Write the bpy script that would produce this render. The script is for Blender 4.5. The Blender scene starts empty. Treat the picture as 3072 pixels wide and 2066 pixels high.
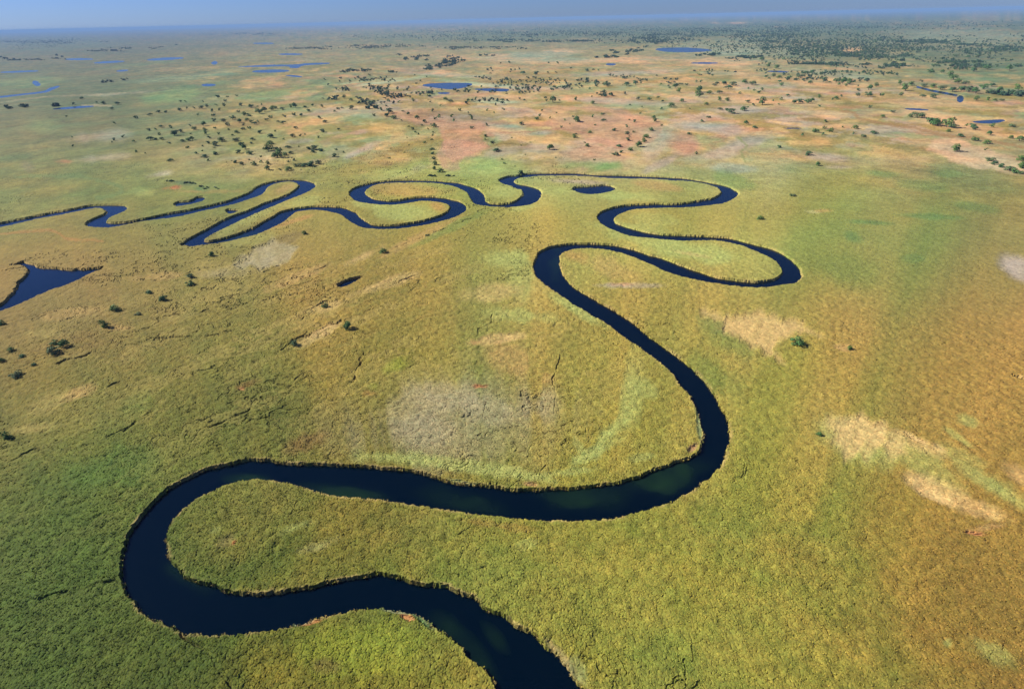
import bpy, math, random
import numpy as np
from mathutils import Matrix, Vector

# ------------------------------------------------------------------ camera
FW, FH = 3072.0, 2066.0          # measuring frame used when surveying the place
CAM_H = 160.0
FPX = 1707.0
PITCH = math.atan(977.0 / FPX)
ROLL = math.radians(1.34)
scene = bpy.context.scene
fwd = Vector((0, math.cos(PITCH), -math.sin(PITCH)))
r0 = Vector((1, 0, 0)); u0 = r0.cross(fwd)
rgt = math.cos(ROLL) * r0 - math.sin(ROLL) * u0
upv = math.sin(ROLL) * r0 + math.cos(ROLL) * u0
cam_d = bpy.data.cameras.new('camera'); cam = bpy.data.objects.new('camera', cam_d)
scene.collection.objects.link(cam)
cam_d.sensor_width = 36.0; cam_d.lens = 36.0 * FPX / FW
cam_d.clip_start = 1.0; cam_d.clip_end = 200000.0
M = Matrix((rgt, upv, -fwd)).transposed().to_4x4(); M.translation = Vector((0, 0, CAM_H))
cam.matrix_world = M
scene.camera = cam

# ------------------------------------------------------------------ world, sun, exposure
SUN_EL = math.radians(36.0)
SUN_AZ = math.radians(14.0)       # towards the far side from due left
sdir = Vector((-math.cos(SUN_EL) * math.cos(SUN_AZ), math.cos(SUN_EL) * math.sin(SUN_AZ), math.sin(SUN_EL)))
world = bpy.data.worlds.new('World'); scene.world = world; world.use_nodes = True
nt = world.node_tree; nt.nodes.clear()
wo = nt.nodes.new('ShaderNodeOutputWorld'); bg = nt.nodes.new('ShaderNodeBackground')
sky = nt.nodes.new('ShaderNodeTexSky'); sky.sky_type = 'NISHITA'; sky.sun_disc = False
sky.sun_elevation = SUN_EL; sky.sun_rotation = math.atan2(sdir.x, sdir.y)
sky.air_density = 1.0; sky.dust_density = 0.3; sky.ozone_density = 3.0; sky.altitude = 900
wt = nt.nodes.new('ShaderNodeMix'); wt.data_type = 'RGBA'; wt.blend_type = 'MULTIPLY'
wt.inputs[0].default_value = 1.0; wt.inputs[7].default_value = (0.30, 0.44, 0.88, 1)
nt.links.new(sky.outputs[0], wt.inputs[6]); nt.links.new(wt.outputs[2], bg.inputs[0])
nt.links.new(bg.outputs[0], wo.inputs[0]); bg.inputs[1].default_value = 0.055
sun_d = bpy.data.lights.new('sun', 'SUN'); sun = bpy.data.objects.new('sun', sun_d)
scene.collection.objects.link(sun)
sun_d.energy = 5.0; sun_d.angle = math.radians(0.5); sun_d.color = (1.0, 0.93, 0.80)
sun.rotation_euler = sdir.to_track_quat('Z', 'Y').to_euler()
scene.view_settings.view_transform = 'Standard'; scene.view_settings.look = 'None'
scene.view_settings.exposure = 1.1; scene.view_settings.gamma = 1.0
scene.view_settings.use_curve_mapping = False
try:
    scene.cycles.volume_bounces = 1; scene.cycles.max_bounces = 5
except Exception:
    pass

# ------------------------------------------------------------------ helpers
rng = np.random.default_rng(7)
random.seed(7)
R3 = np.array([list(rgt), list(upv), list(fwd)])
TILE = {  # survey sheets: origin and scale
    'F': (0, 0, 0.759109), 'A': (0, 280, 2.27734), 'B': (1024, 280, 2.27734), 'C': (2048, 280, 2.27734),
    'D': (0, 900, 2.27734), 'E': (1024, 900, 2.27734), 'G': (2048, 900, 2.27734),
    'H': (0, 1466, 2.27734), 'I': (1024, 1466, 2.27734), 'J': (2048, 1466, 2.27734),
    'K': (0, 0, 2.27734), 'L': (1024, 0, 2.27734), 'M': (2048, 0, 2.27734),
    'P': (0, 500, 4.5547), 'Q': (512, 500, 4.5547), 'R': (1024, 460, 4.5547), 'S': (1536, 460, 4.5547),
    'T': (1980, 480, 4.5547), 'U': (1580, 660, 2.737), 'V': (1580, 1160, 2.737), 'W': (340, 1340, 2.737),
    'X': (940, 1494, 2.737), 'Y': (1100, 1320, 3.429)}

def nat(t, pts):
    ox, oy, s = TILE[t]
    return [(ox + x / s, oy + y / s) for x, y in pts]

def ground(px, z=0.0):
    """surveyed frame position -> place on the plain"""
    px = np.atleast_2d(np.asarray(px, float))
    a = (px[:, 0] - FW / 2) / FPX; b = -(px[:, 1] - FH / 2) / FPX
    d = a[:, None] * R3[0] + b[:, None] * R3[1] + R3[2]
    t = (z - CAM_H) / np.minimum(d[:, 2], -1e-4)
    return np.stack([d[:, 0] * t, d[:, 1] * t], 1)

def survey(x, y, z):
    """place -> surveyed frame position"""
    q0 = x * R3[0, 0] + y * R3[0, 1] + (z - CAM_H) * R3[0, 2]
    q1 = x * R3[1, 0] + y * R3[1, 1] + (z - CAM_H) * R3[1, 2]
    q2 = np.maximum(x * R3[2, 0] + y * R3[2, 1] + (z - CAM_H) * R3[2, 2], 1.0)
    return FW / 2 + FPX * q0 / q2, FH / 2 - FPX * q1 / q2

TAB = rng.random((256, 256)).astype(np.float32)
def vnoise(x, y, s, o=0):
    x = x / s + 17.3 * o + 1000; y = y / s + 31.7 * o + 1000
    xi = np.floor(x).astype(np.int64); yi = np.floor(y).astype(np.int64)
    fx = (x - xi).astype(np.float32); fy = (y - yi).astype(np.float32)
    fx = fx * fx * (3 - 2 * fx); fy = fy * fy * (3 - 2 * fy)
    x0 = xi & 255; x1 = (xi + 1) & 255; y0 = yi & 255; y1 = (yi + 1) & 255
    return (TAB[x0, y0] * (1 - fx) + TAB[x1, y0] * fx) * (1 - fy) + (TAB[x0, y1] * (1 - fx) + TAB[x1, y1] * fx) * fy
def fbm(x, y, s, n=4, o=0):
    v = 0; a = 1.0; t = 0
    for i in range(n):
        # turn each octave so that the lattice never shows
        c, sn = math.cos(0.7 * i + 0.4 * o), math.sin(0.7 * i + 0.4 * o)
        v = v + a * vnoise(x * c - y * sn, x * sn + y * c, s / 2 ** i, o + i * 3); t += a; a *= 0.55
    return v / t
def sstep(a, b, x):
    t = np.clip((x - a) / (b - a), 0, 1); return t * t * (3 - 2 * t)

JX = rng.random((256, 256)).astype(np.float32); JY = rng.random((256, 256)).astype(np.float32)
def worley(x, y, c):
    x = x / c + 2000; y = y / c + 2000
    xi = np.floor(x).astype(np.int64); yi = np.floor(y).astype(np.int64)
    best = np.full(x.shape, 9.0, np.float32); bid = np.zeros(x.shape, np.float32)
    for dx in (-1, 0, 1):
        for dy in (-1, 0, 1):
            a = (xi + dx) & 255; b = (yi + dy) & 255
            ddx = (xi + dx - x).astype(np.float32) + JX[a, b]; ddy = (yi + dy - y).astype(np.float32) + JY[a, b]
            d = ddx * ddx + ddy * ddy
            m = d < best
            best = np.where(m, d, best); bid = np.where(m, TAB[a, b], bid)
    return np.sqrt(best), bid

def lin(c):
    c = np.asarray(c, float) / 255.0
    return np.where(c < 0.04045, c / 12.92, ((c + 0.055) / 1.055) ** 2.4)

def tag(o, label=None, cat=None, group=None, kind=None):
    if label: o['label'] = label
    if cat: o['category'] = cat
    if group: o['group'] = group
    if kind: o['kind'] = kind
    return o

def link(o):
    scene.collection.objects.link(o); return o

def mesh_np(name, co, faces, mat=None, smooth=False):
    """co (n,3); faces (m,k) with one k"""
    me = bpy.data.meshes.new(name)
    k = faces.shape[1]; m = faces.shape[0]
    me.vertices.add(len(co)); me.vertices.foreach_set('co', np.ascontiguousarray(co, np.float32).ravel())
    me.loops.add(m * k); me.loops.foreach_set('vertex_index', np.ascontiguousarray(faces, np.int32).ravel())
    me.polygons.add(m); me.polygons.foreach_set('loop_start', np.arange(0, m * k, k, dtype=np.int32))
    me.polygons.foreach_set('loop_total', np.full(m, k, np.int32))
    me.polygons.foreach_set('use_smooth', np.full(m, smooth, bool))
    me.update(calc_edges=True)
    if mat: me.materials.append(mat)
    return me
# ------------------------------------------------------------------ survey of the river banks (edge of the reeds)
LB = (nat('P', [(-300,822),(-150,795),(0,765),(150,735),(330,700),(500,665),(700,625),(900,590),(1050,560),(1200,530),(1350,520),(1500,515),(1650,520),(1700,535),(1720,560),(1690,590),(1620,625),(1530,660),(1460,695),(1420,735),(1420,755),(1500,762),(1620,762),(1760,748),(1900,720),(2050,690),(2200,655)])
 + nat('Q', [(0,628),(200,595),(400,555),(600,510),(800,460),(950,405),(1100,345),(1150,310),(1200,270),(1300,225),(1450,190),(1600,172),(1750,172),(1850,185),(1940,215),(1965,245),(1950,275),(1880,320),(1780,370),(1650,420),(1500,480),(1350,545),(1200,605),(1050,670),(900,740),(750,815),(600,885),(500,940),(450,980),(440,1005),(480,1015),(600,1000),(750,965),(900,920),(1050,865),(1150,830),(1230,780),(1350,710),(1450,655),(1520,610),(1620,585),(1720,560),(1850,545),(1950,535),(2100,535),(2250,540)])
 + nat('R', [(0,730),(80,755),(170,790),(230,850),(300,905),(380,950),(460,970),(600,975),(750,970),(900,950),(1050,925),(1200,890),(1350,845),(1440,805),(1500,755),(1500,710),(1450,680),(1350,655),(1200,640),(1080,640),(980,655),(850,675),(700,690),(500,685),(350,665),(240,645),(170,600),(130,545),(140,510),(200,465),(320,425),(450,395),(600,372),(800,360),(1000,358),(1200,362),(1400,375),(1550,390),(1700,425),(1830,470),(1920,535),(1950,590),(1955,640),(2000,665),(2100,685),(2200,685)])
 + nat('S', [(0,665),(80,635),(140,590),(175,550),(165,510),(140,480),(100,480),(40,450),(-10,430),(-62,420),(-130,390),(-160,365),(-130,335),(-50,310),(0,300),(60,295),(180,275),(300,265),(450,262),(700,262),(850,262),(1000,272),(1150,285),(1400,290),(1700,300),(2000,312),(2200,322)])
 + nat('T', [(310,240),(450,258),(600,285),(720,308),(840,330),(940,362),(1020,405),(1058,440),(1040,475),(980,520),(920,550),(820,585),(700,600),(550,618),(400,630),(200,640),(0,643)])
 + nat('S', [(1850,742),(1700,750),(1600,765),(1480,810),(1410,850),(1385,885),(1400,930),(1480,965),(1600,1005),(1750,1045),(1900,1080),(2100,1100)])
 + nat('T', [(310,1018),(500,1025),(750,1040),(900,1050),(1050,1075),(1200,1115),(1350,1155),(1500,1190),(1620,1240),(1750,1320),(1850,1400),(1910,1480)])
 + nat('U', [(2254,440),(2245,480),(2200,510),(2100,525),(1950,545),(1800,545),(1600,520),(1450,495),(1300,462),(1200,435),(1050,370),(900,305),(800,270),(700,245),(600,230),(480,225),(380,235),(290,262),(270,300),(270,360),(280,410),(320,470),(380,530),(450,580),(600,665),(700,720),(820,795),(920,870),(1010,945),(1100,1010),(1200,1080),(1300,1155),(1390,1230),(1480,1330),(1560,1450)])
 + nat('V', [(1620,190),(1665,290),(1675,390),(1690,450),(1650,500),(1620,610),(1520,725),(1380,830),(1230,925),(1050,980),(870,1035),(700,1070),(500,1095),(300,1098),(150,1090)])
 + nat('Y', [(1646,805),(1500,795),(1350,780),(1200,760),(1080,745),(950,730),(800,705),(630,675),(450,650),(300,630),(150,610)])
 + nat('W', [(2080,418),(1900,405),(1750,380),(1620,350),(1500,310),(1400,285),(1300,268),(1180,262),(1050,275),(950,300),(850,340),(740,390),(640,450),(560,510),(500,580),(450,650),(430,740),(432,800),(450,890),(500,960),(570,1030),(640,1070),(740,1105),(850,1150),(950,1170),(1060,1190),(1200,1197),(1340,1185),(1450,1160),(1600,1150),(1750,1105),(1950,1070),(2100,1045)])
 + nat('X', [(520,610),(690,635),(830,690),(980,700),(1110,715),(1220,775),(1340,810),(1400,880),(1480,940),(1580,965),(1640,1030),(1780,1085),(1900,1185),(2000,1280),(2100,1400),(2200,1520),(2260,1600),(2420,1850),(2520,2050)]))
RB = (nat('P', [(-300,872),(-150,842),(0,812),(200,770),(330,740),(500,700),(700,665),(900,630),(1050,600),(1200,565),(1330,550),(1420,555),(1470,590),(1480,610),(1440,640),(1350,680),(1270,715),(1215,750),(1205,790),(1250,800),(1350,812),(1500,815),(1620,800),(1760,770),(1900,745),(2050,720),(2200,700)])
 + nat('Q', [(0,685),(200,650),(400,600),(550,570),(750,525),(900,490),(1050,435),(1200,385),(1260,340),(1300,280),(1360,240),(1450,215),(1600,195),(1700,200),(1770,235),(1775,260),(1720,310),(1620,370),(1450,440),(1300,490),(1150,560),(1000,620),(850,670),(700,745),(550,825),(400,905),(250,985),(190,1030),(150,1055),(220,1060),(320,1072),(450,1050),(600,1035),(750,1015),(900,980),(1050,945),(1200,900),(1350,835),(1500,755),(1600,680),(1680,620),(1800,590),(1950,578),(2100,585),(2250,615)])
 + nat('R', [(0,820),(60,850),(130,910),(200,955),(280,995),(400,1015),(550,1022),(700,1022),(850,1010),(1000,990),(1150,965),(1300,930),(1450,890),(1560,850),(1650,800),(1690,750),(1690,705),(1640,665),(1560,635),(1450,610),(1350,595),(1200,585),(1050,592),(920,610),(800,630),(650,640),(550,632),(430,610),(360,580),(310,540),(310,505),(350,470),(430,430),(550,405),(750,390),(1000,388),(1200,390),(1400,410),(1550,440),(1680,490),(1750,540),(1780,600),(1820,660),(1880,690),(2000,710),(2150,722)])
 + nat('S', [(0,722),(120,710),(230,690),(320,650),(370,600),(388,550),(375,505),(320,465),(230,440),(130,420),(60,405),(20,385),(20,360),(80,330),(200,315),(350,300),(550,295),(800,295),(1000,302),(1200,318),(1400,330),(1700,335),(2000,345),(2200,360)])
 + nat('T', [(310,272),(450,285),(600,310),(740,345),(820,380),(860,420),(850,455),(800,495),(700,525),(550,550),(400,575),(250,592),(100,594)])
 + nat('S', [(2022,680),(1850,688),(1700,690),(1550,705),(1440,725),(1300,765),(1220,815),(1180,870),(1210,920),(1300,990),(1420,1045),(1520,1085),(1640,1118),(1800,1135),(2000,1155)])
 + nat('T', [(310,1092),(500,1088),(750,1088),(900,1105),(1050,1135),(1200,1185),(1350,1245),(1500,1310),(1600,1375),(1670,1460),(1690,1520)])
 + nat('U', [(2095,450),(2040,480),(1950,495),(1880,500),(1750,490),(1600,470),(1500,445),(1400,410),(1230,350),(1130,310),(1000,275),(880,235),(750,205),(600,190),(450,187),(320,195),(200,215),(110,260),(80,310),(62,370),(70,430),(130,500),(200,555),(300,620),(380,680),(500,750),(640,835),(760,920),(880,1005),(990,1080),(1090,1160),(1180,1240),(1270,1360),(1340,1430)])
 + nat('V', [(1390,160),(1430,270),(1460,380),(1440,450),(1410,520),(1330,580),(1220,610),(1080,660),(950,710),(800,760),(600,795),(400,820),(200,830)])
 + nat('Y', [(1646,491),(1550,498),(1450,490),(1300,462),(1150,450),(1000,440),(880,420),(800,395),(700,360),(550,320),(400,298),(250,285),(100,268)])
 + nat('W', [(2080,150),(1950,145),(1750,138),(1550,132),(1400,125),(1250,98),(1100,95),(1000,115),(850,150),(700,200),(600,245),(480,310),(400,370),(330,430),(240,540),(180,620),(110,720),(80,830),(60,880),(70,950),(70,1060),(100,1170),(170,1270),(270,1370),(400,1430),(500,1490),(570,1530),(700,1535),(850,1540),(1000,1535),(1150,1515),(1300,1495),(1450,1460),(1600,1410),(1700,1385),(1850,1355),(2000,1335),(2100,1330)])
 + nat('X', [(540,905),(690,913),(800,935),(880,955),(960,1005),(1050,1085),(1180,1180),(1260,1270),(1370,1365),(1440,1430),(1500,1530),(1540,1600),(1680,1850),(1760,2050)]))

PONDS = [  # label, crisp outline (surveyed), edge height
 ('large dark blue pond with a pointed right end at the left edge', 2.0,
  nat('P', [(140,1325),(270,1295),(300,1280),(360,1300),(440,1315),(480,1345),(580,1360),(700,1360),(800,1375),(950,1390),(1050,1375),(1130,1385),(1250,1370),(1340,1370),(1390,1352),(1360,1390),(1250,1430),(1100,1500),(1000,1550)])
  + nat('A', [(430,1305),(330,1335),(220,1385),(100,1440),(0,1475),(-200,1560),(-260,1540),(-120,1480),(0,1430),(40,1400),(90,1350),(120,1310)])
  + nat('P', [(240,1560),(330,1500),(390,1420),(380,1370),(340,1330),(290,1318)])),
 ('small crescent pond above the left hairpin bend', 2.0, nat('Q', [(55,515),(70,485),(120,462),(230,455),(320,430),(370,400),(430,395),(455,410),(440,445),(370,470),(250,500),(130,520)])),
 ('tiny dark pool inside the left hairpin bend', 2.0, nat('Q', [(762,590),(790,568),(850,572),(925,580),(880,605),(815,625)])),
 ('oval blue pond beside the upper right meander', 2.0, nat('S', [(820,485),(890,445),(1040,435),(1150,425),(1280,415),(1350,425),(1420,465),(1390,485),(1300,515),(1100,545),(950,530),(870,500)])),
 ('narrow black pool in the reeds left of the middle', 2.0, [(1010,851),(1028,840),(1058,830),(1085,826),(1062,842),(1022,858)]),
 ('wide blue lake among the pink flats beyond the meanders', 1.0, nat('L', [(555,582),(640,567),(860,566),(885,582),(780,607),(680,602)])),
 ('thin blue lake just right of the wide far lake', 1.0, nat('L', [(910,607),(1000,602),(1130,606),(1125,622),(1000,620)])),
 ('far pale lake among the woods at the upper right', 0.6, nat('L', [(2150,338),(2200,328),(2350,326),(2470,334),(2530,345),(2420,356),(2230,354)])),
]
def ell(t, cx, cy, rx, ry, rot=0, n=16):
    c, s = math.cos(math.radians(rot)), math.sin(math.radians(rot))
    return nat(t, [(cx + rx * math.cos(a) * c - ry * math.sin(a) * s, cy + rx * math.cos(a) * s + ry * math.sin(a) * c)
                   for a in [2 * math.pi * i / n for i in range(n)]])
for lab, p in [
 ('long thin lake in the upper left plain', ell('K',1130,403,125,8,-3)), ('faint thin lake left of the long lake', ell('K',745,425,105,6,-3)),
 ('pale thin lake beside the far left wood', ell('K',540,405,95,6)),
 ('long blue streak of water with a lobe in the far plain', nat('K', [(1630,457),(1800,445),(2000,442),(2100,433),(2245,430),(2230,438),(2080,447),(2030,466),(1985,464),(1960,453),(1800,456)])),
 ('spindle shaped blue lake below the long streak', ell('K',1850,486,125,10,-1)), ('small ragged pool left of the green meadow', ell('K',1425,581,46,8)),
 ('little blue pool standing alone in the far left plain', ell('K',1465,430,18,11)), ('thin dark lake near the upper middle', ell('K',1985,371,82,5)),
 ('faintest thin lake near the horizon', ell('K',1800,297,70,4)), ('short pool below the spindle lake', ell('K',2010,520,55,5,5)),
 ('small faint pool under the long lake', ell('K',835,483,38,5,-4)), ('thin pale lake at the far left edge', ell('K',130,490,130,5,-2)),
 ('dark narrow lake with a pale rim on the left', ell('A',500,97,140,7,-4)), ('blue bend of a backwater at the far left', ell('K',248,570,26,14,30)),
 ('blue end of the long backwater at the far left', nat('K', [(-40,662),(150,641),(300,622),(340,600),(400,587),(405,594),(360,612),(310,632),(150,650),(-40,672)])),
 ('small bright blue pool at the right edge of the flats', ell('M',1897,675,20,24)), ('pale water streak on the right hand flats', ell('M',1600,746,80,6,3)),
 ('pale shallow stream beside the right hand woods', nat('M', [(1600,588),(1700,612),(1800,630),(1880,648),(1870,656),(1780,640),(1690,622),(1600,596)])),
 ('shallow blue streak under the village woods', ell('M',650,489,75,5,2)), ('pale blue streak left of the village woods', ell('M',150,431,90,5)),
 ('pale pool left of the village woods', ell('L',1842,440,32,7)), ('shallow pool at the right edge by the thicket', nat('C', [(1990,190),(2080,182),(2190,178),(2180,194),(2100,204),(2010,200)])),
 ('tiny dark pool on the tan flats right of the centre', ell('C',755,238,60,4)), ('faint pool left of the wide far lake', ell('L',700,636,40,6)),
 ('hair thin pool at the right edge', ell('G',2310,522,45,8,15)),
]:
    PONDS.append((lab, 0.5 if p[0][1] < 900 else 1.6, p))

# ------------------------------------------------------------------ vegetation cover: what colour grows or lies where
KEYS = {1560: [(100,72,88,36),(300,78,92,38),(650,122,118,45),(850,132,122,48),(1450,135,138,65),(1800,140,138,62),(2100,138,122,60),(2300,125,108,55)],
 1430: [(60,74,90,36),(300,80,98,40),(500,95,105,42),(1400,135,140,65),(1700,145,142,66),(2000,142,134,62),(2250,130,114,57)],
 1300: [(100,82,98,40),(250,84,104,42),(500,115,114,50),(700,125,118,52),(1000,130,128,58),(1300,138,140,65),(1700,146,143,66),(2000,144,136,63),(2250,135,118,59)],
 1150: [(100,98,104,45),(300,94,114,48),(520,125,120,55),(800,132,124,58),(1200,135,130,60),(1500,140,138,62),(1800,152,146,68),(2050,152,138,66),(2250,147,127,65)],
 1000: [(100,115,112,52),(350,110,115,50),(650,112,110,55),(950,145,142,85),(1200,145,138,75),(1450,152,145,70),(1800,156,150,72),(2000,165,145,80),(2250,152,132,70)],
 880: [(80,120,108,55),(350,125,122,58),(600,132,125,60),(850,145,140,68),(1050,152,142,78),(1350,155,140,72),(1530,155,148,75),(1800,155,150,70),(2050,165,140,75),(2280,152,132,70)],
 760: [(60,115,105,60),(300,135,122,65),(550,142,130,65),(850,150,135,72),(1150,162,148,82),(1330,155,140,72),(1500,155,150,75),(1700,165,148,82),(2000,166,142,78),(2250,152,132,75)],
 650: [(150,138,120,65),(400,142,130,70),(650,147,130,70),(900,157,138,74),(1100,165,155,85),(1400,170,150,82),(1600,157,142,74),(1900,140,145,78),(2150,152,140,80),(2300,144,132,80)],
 560: [(100,135,125,65),(300,132,128,70),(600,147,136,76),(900,157,142,72),(1100,160,140,72),(1350,162,150,84),(1600,172,172,98),(1900,130,145,78),(2100,140,145,82),(2300,142,132,84)],
 470: [(50,120,120,65),(200,120,125,68),(550,145,140,76),(900,165,163,85),(1150,162,158,85),(1300,172,152,80),(1550,157,150,80),(1800,156,145,80),(2000,150,150,84),(2250,146,136,84)],
 400: [(50,115,120,72),(250,120,125,75),(500,140,132,78),(850,155,155,92),(1000,152,165,98),(1200,165,170,108),(1400,152,165,98),(1600,160,160,108),(1750,138,152,96),(2000,155,145,92),(2250,150,135,92)],
 330: [(100,120,120,80),(300,130,125,84),(500,145,145,92),(750,160,155,102),(900,172,155,95),(1060,190,148,110),(1200,177,160,112),(1400,180,150,112),(1600,168,160,132),(1800,168,155,118),(2000,168,146,104),(2250,170,152,120)],
 270: [(100,110,120,82),(300,120,125,88),(500,142,140,84),(750,152,145,105),(900,172,142,98),(1100,177,147,108),(1300,190,157,108),(1450,185,152,112),(1600,182,165,140),(1850,195,160,122),(2050,172,150,108),(2250,175,155,122)],
 220: [(100,105,120,85),(350,120,132,90),(550,130,140,98),(750,152,130,98),(1000,175,142,105),(1300,182,152,110),(1600,182,155,118),(1850,190,155,115),(2100,172,150,110),(2250,150,145,110)],
 170: [(100,108,118,88),(400,118,124,94),(700,132,130,96),(900,152,136,102),(1200,168,146,108),(1500,168,150,112),(1800,168,150,112),(2100,130,138,100),(2250,112,126,95)],
 120: [(200,105,115,90),(600,120,124,95),(1000,135,130,100),(1300,142,140,105),(1700,130,132,100),(2100,105,118,88)],
 80: [(100,105,112,90),(900,120,120,95),(1600,110,118,92),(2250,95,108,84)]}

SAND=(210,178,116); TAN=(190,155,95); PALEG=(168,176,98); GREY=(168,158,122); PINK=(188,146,112); TEAL=(104,132,72)
LILAC=(180,166,148); BLUEG=(152,162,132); SALMON=(208,170,122); LIME=(140,150,50); ORNG=(192,145,84); OLD=(160,145,80); DRY=(176,140,88)
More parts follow.
